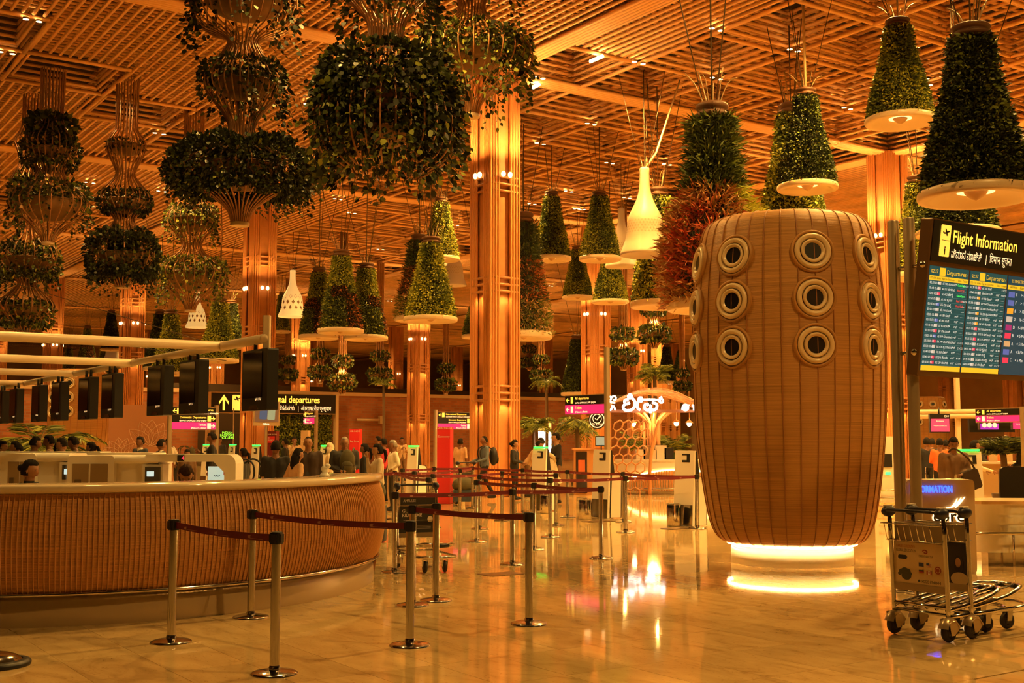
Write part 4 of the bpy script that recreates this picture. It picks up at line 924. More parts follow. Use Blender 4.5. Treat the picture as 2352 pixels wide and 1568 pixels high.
# white bell lamps
M_BELL = mat('bell_white', (.50, .40, .25), .45, emit=.03, ecol=(1.0, .62, .22)); M_BELLM = mat('bell_motif', (.42, .32, .18), .6)
M_BELLB = mat('bell_lit', (.85, .72, .46), .45, emit=.40, ecol=(1.0, .66, .20))
BP = rp2([(.735, -.02), (.75, .03), (.69, .18), (.60, .42), (.555, .70), (.53, .95), (.47, 1.15), (.33, 1.42), (.22, 1.68), (.165, 1.95), (.15, 2.3), (.15, 2.5), (.06, 2.52), (.0001, 2.52)], 3)
q = MB(); q.lathe(BP, 40); q.lathe(rp2([(.735, -.02), (.62, .0), (.45, .05), (.3, .06), (.0001, .06)], 2), 40); bell_me = q.mesh('bell_shade', M_BELL); bell2_me = bell_me.copy(); bell2_me.materials[0] = M_BELLB
def motif(rows, n, sz, tall=1.):
    q = MB()
    for j, z in enumerate(rows):
        for k in range(n):
            t = 2 * pi * (k + .5 * (j % 2)) / n; pts = []
            for a, b in ((0, -1), (1, 0), (0, 1), (-1, 0)):
                zz = z + b * sz * tall; rr = float(interp(BP, zz)) + .004; tt = t + a * sz / rr; pts.append((rr * cos(tt), rr * sin(tt), zz))
            q.add(pts, [(0, 1, 2, 3)])
    return q
mot_a = motif((.62, .70, .78, .86, .94), 34, .032).mesh('motif_band', M_BELLM); mot_b = motif((.45, .75, 1.05), 12, .085, 1.4).mesh('motif_band', M_BELLM)
for cx, yt, yb, w, Y, lit, lab in ((1482, 385, 585, 116, None, 0, 'big white patterned bell lamp hanging left of the drum'), (1428, 478, 612, 78, 47, 0, 'white bell lamp half hidden behind the big one'),
        (671, 620, 727, 65, None, 1, 'brightly lit white bell lamp above the second column row'), (452, 668, 752, 52, None, 1, 'white bell lamp partly behind a vine planter, over the pipes'),
        (1040, 545, 655, 64, 55, 0, 'white bell lamp mostly hidden behind the upper bright cone'), (257, 770, 826, 38, 90, 0, 'small pale bell lamp just above the left pipes')):
    Y = Y or 1.5 * F / w; s = w * Y / F / 1.5; p = at(cx, yb, Y); H = at(cx, yt, Y).z - p.z
    t = thing('bell_lamp', lab, 'lamp', p, 0, 'white hanging bell lamps'); t.scale = (s, s, H / 2.52)
    b = link('bell_shade', bell2_me if lit else bell_me, t); tag(link('motif_band', mot_b if lit else mot_a, b), kind='stuff'); cables(t, s, H / 2.52, 2.52); link('sticks', stk_me, t, (0, 0, -.1), None, (.7, .7, 1))

tb_ = bpy.data.objects['bell_lamp']; q = MB(); pa_ = tb_.location + Vector((.05, 0, tb_.scale.z * 2.5)); pb_ = ground(1562, 183, ZC + .1); q.tube([pa_, pa_.lerp(pb_, .22) + Vector((.08, 0, -.12)), pb_], [.045, .04, .025], 8); world_part(tb_, q, 'prop_pole', M_POLE)
# ---------------------------------------------------------------- bent-cane lantern planters
def vines(n, r0, z0, L0, L1, size, dens, spread=.12, flare=.0):
    P = []; A = []; S = []
    for k in range(n):
        t = RND.uniform(0, 2 * pi); L = RND.uniform(L0, L1); r = r0 * RND.uniform(.85, 1.05); m = int(L * dens) + 2; wob = RND.uniform(0, 6); dr = RND.uniform(-.3, 1) * flare
        for j in range(m):
            f = j / m; z = z0 - f * L + RND.uniform(-.04, .04); rr = r + dr * sin(f * 2.2) + .04 * sin(wob + 5 * f) + RND.gauss(0, spread * .35); tt = t + .08 * sin(wob * 2 + 4 * f) + RND.gauss(0, spread * .3) / max(r, .2)
            P.append((rr * cos(tt), rr * sin(tt), z)); A.append((cos(tt) + RND.gauss(0, .5), sin(tt) + RND.gauss(0, .5), -.9 + RND.gauss(0, .4))); S.append(size * RND.uniform(.6, 1.25))
    return P, A, S
def mass(n, r0, r1, z0, z1, size, hollow=.45):
    P = []; A = []; S = []
    rc, zc, ra, za = (r0 + r1) / 2, (z0 + z1) / 2, (r1 - r0) / 2, (z1 - z0) / 2
    for k in range(n):
        t = RND.uniform(0, 2 * pi); a = RND.uniform(0, 2 * pi); q_ = sqrt(RND.uniform(hollow, 1)); lump = 1 + .12 * sin(5 * t) + .08 * sin(11 * t + 3 * a)
        rr = rc + ra * q_ * cos(a) * lump; z = zc + za * q_ * sin(a) * lump
        P.append((rr * cos(t), rr * sin(t), z)); A.append((cos(a) * cos(t) + RND.gauss(0, .5), cos(a) * sin(t) + RND.gauss(0, .5), sin(a) - .3 + RND.gauss(0, .5))); S.append(size * RND.uniform(.6, 1.3))
    return P, A, S
def lantern(label, px, Y, prof, bands, bowls, nrod=26, rod_r=.017, mats=(0, 1, 2, 3), wts=(.3, .4, .2, .1), top=None, glow_z=None, stub=True):
    """prof: (picture y, radius px) from the bottom tip upward; bands: foliage recipes in px"""
    k = Y / F; tip = at(px, prof[0][0], Y); zz = lambda y: at(px, y, Y).z - tip.z
    t = thing('lantern_planter', label, 'planter', tip, RND.uniform(0, 1), 'bent-cane lantern planters with trailing plants')
    P3 = [(max(r * k, .03), zz(y)) for y, r in prof]
    rt = P3[-1][0]; P3 += [(rt, min(P3[-1][1] + .5, ZC - tip.z)), (rt * 1.02, ZC + .3 - tip.z)] if P3[-1][1] < ZC - tip.z - .3 else []
    path = rp([(r, 0, z) for r, z in P3], 4); q = MB(); q.tube(path, rod_r, 5, cap=False); me = q.mesh('cane', M_CANE)
    for i in range(nrod): link('cane', me, t, None, (0, 0, 2 * pi * i / nrod))
    for y, r in bowls:
        R_ = r * k; h = R_ * .55; q = MB(); q.lathe(rp2([(.0001, -h), (R_ * .45, -h * .92), (R_ * .85, -h * .5), (R_, 0), (R_ * .95, .02), (R_ * .8, -.05), (.0001, -.06)], 3), 28)
        q.tube([((R_ + .01) * cos(2 * pi * j / 30), (R_ + .01) * sin(2 * pi * j / 30), 0) for j in range(30)], .018, 5, closed=True)
        q.build('bowl', mat('planter_bowl', (.20, .11, .05), .7, var=.2, vscale=3), t, (0, 0, zz(y)))
    for b in bands:
        if b[0] == 'vine': _, n, r, y, l0, l1, sz, de, sp, fl_ = b; a = vines(n, r * k, zz(y), l0 * k, l1 * k, sz, de, sp, fl_)
        else: _, n, r0, r1, y0, y1, sz = b[:7]; a = mass(n, r0 * k, r1 * k, zz(y1), zz(y0), sz)
        me = leaf_mesh('foliage', np.array(a[0]), np.array(a[1]), np.array(a[2]), [G[i] for i in mats], .80, weights=list(wts), round_=True); tag(link('foliage', me, t), kind='stuff')
    if stub:
        q = MB(); r = P3[0][0]; q.lathe([(r + .03, -.02), (r + .035, .04), (r + .01, .06)], 20); q.lathe([(.0001, -.005), (r + .03, -.02)], 20); q.build('end_ring', M_BRIM, t)
    if glow_z: lamp('planter_lamp', tip + Vector((0, 0, zz(glow_z))), 60, .06)
    return t
TW = .09
lantern('three-tier cane planter with a wide leafy dish as its lowest tier', 551, 22.0,
        [(517, 18), (505, 21), (480, 32), (455, 62), (432, 105), (410, 148), (392, 160), (372, 130), (345, 75), (318, 40), (295, 30), (268, 40), (235, 66), (205, 86), (175, 84), (145, 62), (115, 42), (95, 36), (80, 58), (66, 95), (40, 118), (0, 124), (-40, 105), (-80, 60), (-120, 40)],
        [('mass', 15000, 40, 172, 332, 446, .085), ('vine', 110, 158, 420, 20, 75, .075, 26, .2, .1), ('vine', 46, 92, 165, 40, 150, .10, 16, .2, .12), ('vine', 40, 122, 0, 40, 150, .11, 14, .2, .1), ('mass', 900, 55, 98, 150, 190, .09)],
        [(190, 70), (385, 95), (-10, 100)], 30, .016, wts=(.62, .28, .08, .02))
lantern('huge cane planter draped in broad trailing vines, left of the central column', 884, 20.0,
        [(395, 100), (370, 140), (340, 158), (300, 165), (255, 160), (215, 140), (180, 105), (150, 66), (120, 48), (85, 40), (50, 46), (20, 70), (-20, 110), (-60, 120), (-110, 80), (-150, 50)],
        [('vine', 230, 156, 185, 90, 265, .12, 17, .25, .12), ('vine', 70, 110, 250, 60, 180, .12, 15, .2, .06), ('mass', 2600, 70, 155, 130, 215, .12), ('vine', 46, 112, -40, 60, 190, .11, 14, .2, .1), ('vine', 26, 60, 200, 60, 160, .12, 12, .2, .05)],
        [(190, 110), (300, 70)], 30, .018, wts=(.48, .34, .13, .05), stub=False)
lantern('cane planter with a pointed base hanging before the central column', 1083, 25.5,
        [(268, 16), (255, 18), (235, 26), (210, 52), (185, 95), (160, 132), (130, 144), (100, 128), (75, 92), (50, 52), (30, 34), (5, 32), (-20, 46), (-50, 85), (-80, 100), (-110, 60)],
        [('vine', 90, 128, 100, 50, 180, .12, 15, .2, .10), ('mass', 1300, 75, 140, 80, 125, .11), ('vine', 20, 110, -60, 40, 130, .11, 12, .2, .05)],
        [(120, 85)], 26, .017, wts=(.25, .38, .25, .12))
lantern('tiered cane planter with grassy crown at the far upper left', 110, 34.0,
        [(560, 12), (540, 20), (515, 45), (490, 78), (465, 88), (440, 70), (415, 42), (392, 30), (370, 44), (345, 56), (320, 54), (300, 36), (280, 27), (230, 26), (160, 27)],
        [('mass', 2200, 38, 66, 322, 385, .10), ('vine', 40, 85, 440, 40, 120, .12, 14, .2, .05), ('mass', 1200, 40, 90, 420, 465, .12), ('mass', 900, 18, 52, 270, 322, .20)],
        [(345, 48), (465, 75)], 22, .02, mats=(0, 1, 2, 6), wts=(.35, .35, .2, .1))
lantern('tiered cane planter with the darkest bushy lowest tier', 281, 35.4,
        [(660, 14), (640, 30), (615, 60), (585, 74), (555, 62), (525, 34), (505, 22), (485, 38), (462, 58), (440, 52), (415, 30), (398, 21), (375, 30), (350, 42), (330, 44), (312, 34), (295, 25), (240, 25), (180, 25)],
        [('mass', 6500, 20, 84, 535, 640, .11), ('vine', 50, 72, 610, 20, 70, .10, 18, .2, .05), ('mass', 1600, 30, 62, 440, 490, .10), ('mass', 350, 25, 46, 325, 345, .09)],
        [(335, 40), (462, 50), (585, 60)], 22, .02, wts=(.75, .2, .05, 0))
lantern('slimmer cane planter with bright trailing tier, left of the second column', 437, 39.0,
        [(715, 10), (695, 18), (670, 45), (645, 76), (622, 80), (600, 55), (580, 30), (562, 22), (545, 30), (520, 52), (500, 58), (480, 48), (455, 30), (400, 26), (350, 22), (260, 22), (200, 22)],
        [('vine', 60, 76, 612, 30, 100, .11, 15, .2, .05), ('mass', 1600, 40, 82, 595, 640, .10), ('vine', 50, 54, 480, 30, 90, .11, 15, .2, .05), ('mass', 1200, 25, 60, 472, 520, .10)],
        [(630, 66), (505, 48)], 22, .02, wts=(.12, .33, .33, .22), glow_z=500)
lantern('cane planter behind the far upper-left one, cut by the frame edge', 58, 36.5,
        [(770, 10), (745, 30), (715, 58), (695, 60), (670, 34), (650, 20), (625, 40), (595, 68), (570, 62), (545, 34), (520, 22), (480, 30), (440, 48), (410, 42), (380, 26), (350, 30), (325, 38), (300, 26), (280, 22), (220, 22)],
        [('mass', 2200, 25, 74, 560, 640, .11), ('vine', 40, 66, 620, 20, 60, .11, 14, .2, .05), ('mass', 1500, 25, 62, 690, 750, .11), ('mass', 800, 15, 46, 400, 470, .11)],
        [(595, 56), (705, 48)], 20, .02, wts=(.35, .35, .2, .1))
# distant copies, one simple form
FARP = [(0, 10), (16, 18), (38, 44), (60, 60), (82, 48), (104, 24), (120, 18), (140, 34), (160, 46), (180, 36), (200, 20), (260, 18)]
for cx, yb, wpx, Y, lab in ((786, 905, 56, 62, 'distant cane planter under the tallest of the three plant cones'), (735, 880, 50, 74, 'distant cane planter under the left of the three cones'), (872, 885, 50, 72, 'distant cane planter under the right of the three cones'),
        (1024, 905, 44, 78, 'distant cane planter left of the central column'), (1243, 885, 44, 76, 'distant cane planter right of the central column'), (1432, 850, 62, 56, 'distant cane planter with a dark collar above the cafe letters'),
        (1503, 800, 66, 54, 'distant lit cane planter between the cafe columns'), (1215, 850, 36, 90, 'faint distant cane planter beside the central column'), (1568, 905, 36, 80, 'faint distant cane planter at the drum edge'), (660, 880, 40, 80, 'faint distant cane planter behind the second column')):
    s = wpx / 120; lantern(lab, cx, Y, [(yb - y * s * 1.0, r * s) for y, r in FARP],
        [('mass', 900, 30 * s, 66 * s, yb - 90 * s, yb - 30 * s, .16), ('mass', 500, 20 * s, 50 * s, yb - 185 * s, yb - 140 * s, .15)], [(yb - 62 * s, 50 * s)], 12, .03, wts=(.4, .35, .18, .07), glow_z=yb - 110 * s if Y < 64 else None)
# ================================================================ middle distance
RV = TH - pi / 2          # things whose front runs along the second hall axis
RU = TH
M_SBLK = mat('sign_black', (.012, .009, .007), .35); M_SPNK = glow('sign_magenta', (.72, .015, .13), .85); M_SFRM = mat('sign_frame', (.42, .30, .17), .4, .4)
def sign(name, label, px, py_top, py_bot, Y, W, rz, rows, cat='sign', post=None, posth=None, group=None, anchor='left', th=.10):
    """sign box: left (or right) end at picture x px; rows (fraction of height, material, [(kind, text, x, colour)])"""
    z1, z0 = zat(py_top, Y), zat(py_bot, Y); H = z1 - z0; p = at(px, py_bot, Y)
    dx = Vector((cos(rz), sin(rz), 0))
    if anchor == 'right': p = p - dx * W
    s = thing(name, label, cat, (p.x, p.y, 0), rz, group)
    q = MB(); q.box((W / 2, th / 2, (z0 + z1) / 2), (W, th, H + .03)); q.build('housing', M_SFRM, s)
    zt = z1
    for fr, m, items in rows:
        h = H * fr; q = MB(); q.box((W / 2, -.006, zt - h / 2), (W - .02, .012, h - .015)); r = q.build('panel', m, s)
        for kind, tx, x, sz, m2 in items:
            zc = zt - h * .5
            if kind == 't': text('lettering', tx, r, (x * W, -.014, zc + h * sz[1]), FRONT, h * sz[0], m2, bold=.003 * h)
            elif kind == 'T': text('lettering', tx, r, (x * W, -.014, zc + h * sz[1]), FRONT, h * sz[0], m2, 'RIGHT', bold=.003 * h)
            elif kind == 'a':
                g = MB(); s_ = h * .3; d = tx; cx_ = x * W
                g.prism([(cx_ + d * s_ * a, zc + s_ * b) for a, b in ((-1, 0), (-.1, .85), (.25, .85), (-.35, .18), (1, .18), (1, -.18), (-.35, -.18), (.25, -.85), (-.1, -.85))], -.018, -.012, 'y'); g.build('arrow', m2, r)
            elif kind == 'u':
                g = MB(); s_ = h * .38; cx_ = x * W
                g.prism([(cx_ + s_ * a, zc + s_ * b) for a, b in ((0, 1), (-.75, .1), (-.75, -.25), (-.17, .4), (-.17, -1), (.17, -1), (.17, .4), (.75, -.25), (.75, .1))], -.018, -.012, 'y'); g.build('arrow', m2, r)
            elif kind == 'p':
                g = MB(); g.rbox((x * W, -.014, zc), (h * sz[0], .006, h * sz[1]), h * .03, 2, 'y'); pl = g.build('pictogram', m2, r)
                if tx: plane_icon(pl, (x * W, zc + h * sz[1] * .22), h * sz[0] * .8, M_INK, -.018)
        zt -= h
    if post is not None:
        for x in post:
            q = MB(); hh = posth or z1; q.rbox((x * W, th / 2, hh / 2), (.12, .12, hh), .03, 3); q.build('post', M_POST, s)
    return s
YW = M_YEL; CW = M_CRM; YP = M_YELP
dep = (.5, M_SBLK, [('a', 1, .08, 0, YW), ('p', '', .19, (.42, .7), YP), ('t', 'All departures', .27, (.42, .04), YW), ('t', 'ಎಲ್ಲಾ ನಿರ್ಗಮನ | सभी प्रस्थान', .27, (.26, -.38), CW)])
toi = (.5, M_SPNK, [('a', 1, .08, 0, CW), ('p', '', .19, (.42, .7), CW), ('t', 'Toilets', .27, (.42, .04), YW), ('t', 'ಶೌಚಾಲಯ | शौचालय', .27, (.26, -.38), CW)])
sign('direction_sign', 'all departures and toilets sign on a tall pole by the cafe', 1388, 905, 949, 29.0, 1.6, RV, [dep, toi], post=(1.03,), posth=3.9, group='direction signs with a magenta toilets panel', anchor='right')
sign('direction_sign', 'all departures and toilets sign at right, under the flight board', 2343, 937, 968, 24.0, 1.02, RV, [dep, toi], post=(1.05,), posth=2.3, group='direction signs with a magenta toilets panel', anchor='right')
sign('direction_sign', 'small all departures sign in front of the living wall', 722, 944, 973, 46.0, 1.0, RV, [dep, toi], post=(1.06,), posth=2.75, group='direction signs with a magenta toilets panel', anchor='right')
tri = [(.34, M_SBLK, [('a', 1, .06, 0, YW), ('p', '', .15, (.5, .75), YP), ('t', 'International Departures', .22, (.42, .02), YW), ('t', 'ಅಂತರರಾಷ್ಟ್ರೀಯ ನಿರ್ಗಮನ | अंतरराष्ट्रीय', .22, (.26, -.40), CW)]),
       (.33, M_SBLK, [('a', -1, .93, 0, YW), ('p', '', .84, (.5, .75), YP), ('T', 'Domestic Departures', .78, (.42, .02), YW), ('T', 'ದೇಶೀಯ ನಿರ್ಗಮನ | घरेलू प्रस्थान', .78, (.26, -.40), CW)]),
       (.33, M_SPNK, [('a', -1, .93, 0, CW), ('p', '', .84, (.5, .75), CW), ('T', 'Toilets', .78, (.42, .02), CW), ('T', 'ಶೌಚಾಲಯ | शौचालय', .78, (.26, -.40), CW)])]
sign('direction_sign', 'three-row departures sign left of the central column', 1005, 946, 985, 39.0, 1.42, RU, tri, post=(-.03,), posth=2.6, group='direction signs with a magenta toilets panel')
sign('direction_sign', 'three-row departures sign under the hanging screens at left', 394, 934, 986, 33.0, 1.28, RU, tri, post=(-.03, 1.03), posth=2.6, group='direction signs with a magenta toilets panel')
# the big departures board over the passage
def wallpt(u, v, z): return hall(u, v, z)
bd = thing('departures_board', 'long black departures board with yellow letters over the passage', 'sign', hall(7.4, WV - .9), TH)
q = MB(); q.box((4.35, 0, 3.95), (8.7, .3, 1.25)); pb = q.build('panel', M_SBLK, bd)
q = MB(); q.box((4.35, .02, 4.6), (8.8, .36, .06)); q.box((4.35, .02, 3.30), (8.8, .36, .06)); q.build('frame', M_SFRM, bd)
for x in (-.1, 8.82): q = MB(); q.box((x, 0, 2.3), (.22, .36, 4.6)); q.build('post', M_BAND, bd)
g = MB(); g.prism([(.86 + .42 * a, 3.95 + .5 * b) for a, b in ((0, 1), (-.75, .1), (-.75, -.25), (-.17, .4), (-.17, -1), (.17, -1), (.17, .4), (.75, -.25), (.75, .1))], -.17, -.155, 'y'); g.build('arrow', M_YEL, pb)
g = MB(); g.rbox((1.75, -.16, 3.95), (.62, .02, 1.0), .04, 2, 'y'); pp = g.build('pictogram', M_YELP, pb); plane_icon(pp, (1.75, 4.17), .5, M_INK, -.175)
text('lettering', 'International departures', pb, (2.5, -.165, 4.02), FRONT, .62, M_YEL, bold=.012, width=5.0)
text('lettering_local', 'ಅಂತರರಾಷ್ಟ್ರೀಯ ನಿರ್ಗಮನಗಳು', pb, (2.5, -.165, 3.52), FRONT, .40, M_CRM, width=3.2); text('lettering_hindi', '|  अंतरराष्ट्रीय प्रस्थान', pb, (5.95, -.165, 3.52), FRONT, .40, M_CRM, width=2.4)
# living wall
lw = thing('living_wall', 'wall of dense green plants under the departures board', 'living wall', hall(11.6, WV - .45), TH)
q = MB(); q.box((2.2, 0, 1.65), (4.4, .12, 3.3)); q.build('backing', M_CORE2, lw)
n = 7000; P = np.stack([NR.rand(n) * 4.4, -.05 - .25 * NR.rand(n), NR.rand(n) * 3.3], 1); A = np.stack([NR.normal(0, .6, n), -np.ones(n), -.6 + NR.normal(0, .5, n)], 1)
tag(link('foliage', leaf_mesh('foliage', P, A, .2 * (.6 + .7 * NR.rand(n)), [G[1], G[2], G[3], G[4]], .35, weights=[.25, .3, .3, .15]), lw), kind='stuff')
# lit doorway in the left brick wall
dr = slab('door_1', 3.05, 5.0, WV - .28, 0, 2.25, mat('door_frame', (.30, .16, .07), .5), .14, 'lit white doorway with a pink-beige door leaf')
q = MB(); q.box((3.6, -.09, 1.1), (.85, .06, 2.1)); q.build('lit_opening', glow('room_glow', (1.0, .72, .36), .85), dr); q = MB(); q.box((4.46, -.10, 1.1), (.8, .06, 2.1)); lf = q.build('door_leaf', mat('door_leaf', (.52, .30, .18), .5), dr)
q = MB(); q.tube([(4.12, -.16, .9), (4.12, -.16, 1.3)], .025, 6); q.build('handle', M_STEEL, lf)
# lotus panel
lp = thing('lotus_panel', 'tall terracotta panel with white lotus line drawing at left', 'wall panel', at(249, 1000, 47.0) * 1, .15); lp.location.z = 0
q = MB(); W = 2.28; q.box((W / 2, .1, 1.5), (W, .2, 3.0)); q.build('panel', mat('terracotta', (.42, .19, .095), .7), lp)
pk = mat('line_white', (.66, .42, .27), .6)
def petal(cx_, cz_, ang, L, w_):
    g = MB(); d = Vector((sin(ang), 0, cos(ang))); e_ = Vector((cos(ang), 0, -sin(ang))); c0 = Vector((cx_, -.012, cz_))
    for s in (-1, 1): g.tube(rp([c0, c0 + d * L * .35 + e_ * s * w_, c0 + d * L * .75 + e_ * s * w_ * .7, c0 + d * L], 5), .012, 4)
    for s in (-.4, 0, .4): g.tube([c0 + d * L * .12, c0 + d * L * .5 + e_ * s * w_, c0 + d * L * .9], .005, 3)
    return g
for i, a in enumerate((-1.1, -.6, -.15, .3, .75)): petal(.5, .9, a, .8, .2).build('petal_line', pk, lp)
for i, a in enumerate((-.9, -.4, .05, .5, .95)): petal(1.62, 1.35, a, 1.05, .27).build('petal_line', pk, lp)
# ---------------------------------------------------------------- self-service kiosks
def kiosk_parts():
    o = []
    w = .27
    q = MB(); q.prism([(-.02, 0), (.045, 1.30), (.06, 1.42), (.085, 1.42), (.035, 0)], -w, w, 'x'); o.append(('front_shell', q.mesh('front_shell', M_WHITE)))
    q = MB(); q.prism([(.04, .1), (.08, 1.41), (.13, 1.40), (.19, .96), (.2, .1)], -w + .012, w - .012, 'x'); o.append(('black_core', q.mesh('black_core', M_BLACK)))
    q = MB(); q.prism([(.055, .02), (.10, .93), (.30, .90), (.36, .82), (.34, .02)], -w + .004, w - .004, 'x'); o.append(('body', q.mesh('body', M_WHITE)))
    q = MB(); pr = [(.06, .01), (.105, .945), (.305, .912), (.37, .825), (.35, .01)]
    for s in (-1, 1): q.tube([(s * (w - .002), a, b) for a, b in pr], .009, 5, closed=True)
    o.append(('black_trim', q.mesh('black_trim', M_BLACK)))
    q = MB(); q.prism([(-.06, 1.36), (.15, 1.36), (.15, 1.20), (-.06, 1.20), (-.06, 1.24), (.07, 1.24), (.07, 1.335), (-.06, 1.335)], -.004, .002, 'y', M=Matrix.Translation((0, -.024, 0)) @ Matrix.Rotation(-.050, 4, 'X') ); o.append(('slot_mark', q.mesh('slot_mark', M_BLACK)))
    q = MB(); q.box((0, -.028, .2), (2 * w - .02, .01, .38), M=Matrix.Rotation(-.045, 4, 'X')); o.append(('kick_plate', q.mesh('kick_plate', M_STEEL)))
    return o
KP = kiosk_parts(); q = MB(); q.rbox((0, .09, 1.445), (.46, .10, .035), .015); KG = q.mesh('status_light', glow('green_light', (.02, 1.0, .06), 3.0))
def kiosk(px, py, lab, lit=False, rz=RV, Y=None):
    p = ground(px, py) if Y is None else at(px, 1000, Y); p.z = 0
    k = thing('self_service_kiosk', lab, 'kiosk', p, rz, 'white self-service kiosks')
    for n, me in KP: link(n, me, k)
    if lit: link('status_light', KG, k)
kiosk(1378, 1189, 'unlit white kiosk in the middle, beside a steel bin'); kiosk(1570, 1206, 'unlit white kiosk right beside the drum')
kiosk(1235, 1172, 'green-topped white kiosk behind the queue, right of the centre column', True); kiosk(943, 1145, 'green-topped white kiosk left of the red pillar', True)
kiosk(742, 1100, 'green-topped kiosk behind the man in the leather jacket', True, Y=34); kiosk(583, 1100, 'green-topped kiosk at the foot of the second column', True, Y=36); kiosk(529, 1100, 'green-topped kiosk left of the second column', True, Y=40); kiosk(469, 1100, 'green-topped kiosk behind the white check-in desk', True, Y=40)
kiosk(2228, 1100, 'kiosk with a lit screen facing the row C check-in', True, TH - .3, Y=21)
# ---------------------------------------------------------------- airline pillars and boards
def pillar(px, py, wpx, top, name, lab, m, txt, rz=TH - .8, Y=None, words=()):
    p = ground(px, py) if Y is None else at(px, 1000, Y); p.z = 0; w = wpx * p.y / F / (abs(cos(rz)) + abs(sin(rz))); h = zat(top, p.y)
    t = thing(name, lab, 'pillar', p, rz); q = MB(); q.box((0, 0, h / 2), (w, w, h)); b = q.build('body', m, t)
    for s, wtx in words:
        for (rot, off) in ((FRONT, (-w * .42, -w / 2 - .004)), ((pi / 2, 0, -pi / 2), (-w / 2 - .004, w * .42))): text('lettering', s, b, (off[0], off[1], h * wtx), rot, w * .24, M_PRINTW)
    return t
M_RED = mat('airline_red', (.62, .025, .035), .35); M_MAR = mat('airline_maroon', (.14, .015, .02), .35); M_CRB = mat('airline_cream', (.60, .42, .24), .4)
pillar(1022, 1156, 36, 980, 'airline_pillar', 'bright red airline pillar reading Economy, behind the queue', M_RED, '', words=(('Economy', .86), ('AIR INDIA', .97)))
pillar(817, 1100, 27, 985, 'airline_pillar', 'red airline board reading Bag Drop before the brick wall', M_RED, '', Y=40, words=(('Bag Drop', .78), ('AIR INDIA', .95)))
mp_ = pillar(628, 1100, 23, 990, 'airline_pillar', 'maroon airline board with a bright red patch', M_MAR, '', Y=40, words=(('AIR INDIA', .93), ('Economy', .55)))
q = MB(); q.box((0, -.185, 1.62), (.25, .01, .22)); pt = q.build('red_patch', M_RED, mp_); text('lettering', 'SKY\nPRIORITY', pt, (-.115, -.195, 1.65), FRONT, .085, M_PRINTW, width=.21)
pillar(702, 1100, 20, 988, 'airline_pillar', 'cream airline board in front of the living wall', M_CRB, '', Y=40, words=(('Premium', .8),))
gs = thing('passport_sign', 'small green-lettered screen for passport holders left of the second column', 'screen', at(521, 1000, 52.0), TH)
q = MB(); q.box((0, 0, 0.0), (.52, .08, .42)); sp = q.build('panel', M_SBLK, gs); text('lettering', 'INDIAN\nPASSPORT\nHOLDERS', sp, (0, -.045, .08), FRONT, .14, glow('led_green', (.35, 1.0, .05), 1.4), 'CENTER', lines=.8)
q = MB(); q.box((.30, .02, -.4), (.04, .04, 3.2)); q.build('post', M_POST, gs)
# phone advert display
pa = thing('advert_display', 'advert screen showing two phones, on the second column', 'display', at(612, 975, 30.0) , .35)
q = MB(); q.box((0, .05, .28), (.66, .10, .62)); q.build('housing', mat('advert_frame', (.50, .36, .20), .4), pa); q = MB(); q.box((0, -.006, .32), (.60, .012, .50)); sc_ = q.build('screen', glow('advert_bg', (.12, .055, .02), .8), pa)
for x, c, nm in ((-.10, (.035, .055, .10), 'dark'), (.10, (.16, .20, .12), 'pale')):
    q = MB(); q.rbox((x, -.015, .34), (.19, .01, .42), .03, 3, 'y', M=Matrix.Rotation(.06, 4, 'Y')); ph = q.build('printed_phone', glow('phone_' + nm, c, 1.0), sc_)
    for k in (-.03, .04): g = MB(); g.lathe([(.0001, .004), (.025, .004), (.03, 0)], 12, M=Matrix.Translation((x + k - .02 + .02, -.022, .47)) @ Matrix.Rotation(pi / 2, 4, 'X')); g.build('printed_lens', M_INK, ph)
text('lettering', 'Allianz', pa, (-.09, -.01, -.0), FRONT, .06, glow('led_white', (1, .85, .6), 1.5))
q = MB(); q.box((0, .06, -.9), (.06, .06, 1.8)); q.build('stem', M_POST, pa)

# ---------------------------------------------------------------- check-in pipes and screens
ZP = 2.86; C1, C2, C3, C4 = [ground(x, y, ZP) for x, y in ((510, 795), (305, 833), (172, 858), (57, 880))]
M_PIPE = mat('pipe_cream', (.74, .60, .40), .35)
ax_ = D2
pst = C1 - ax_ * 1.45
pf = thing('screen_gantry', 'white overhead pipe frame carrying the check-in screens', 'pipe frame', (pst.x, pst.y, 0))
PL = lambda p: Vector(p) - Vector((pst.x, pst.y, 0))
q = MB(); q.tube([PL(C1), PL(pst)], .06, 14); q.ball(PL(pst), .068, 12); q.build('pipe', M_PIPE, pf)
for a_, b_ in ((C2, C1 ), (C3, C2), (C4, C3), (C4 + (C4 - C3), C4)): q = MB(); q.tube([PL(a_), PL(b_)], .055, 12); q.ball(PL(b_), .062, 12); q.build('pipe', M_PIPE, pf)
for c_ in (C1, C2, C3, C4): q = MB(); q.tube([PL(c_), PL(c_ - D1 * 9)], .06, 14); q.ball(PL(c_), .07, 12); q.build('pipe', M_PIPE, pf)
q = MB(); q.rbox((.02, 0, 2.93), (.09, .09, .42), .02, 3); q.build('post_stub', M_PIPE, pf)
for c_ in (C1, C2, C3):
    e_ = PL(c_ - D1 * 8.5); q = MB(); q.rbox((e_.x, e_.y, 1.45), (.1, .1, 2.9), .02, 3); q.build('post', M_PIPE, pf)
for k in range(2):
    q = MB(); a_ = at(0, 640 + 110 * k, 22); b_ = at(520, 800 + 28 * k, 19); q.tube([PL(a_), PL(b_)], .006, 4); q.build('stay_wire', M_CABLE, pf)
mo = MB(); mo.rbox((0, 0, 0), (.14, .80, .74), .02, 2, 'x'); mo_me = mo.mesh('housing', M_BLACK)
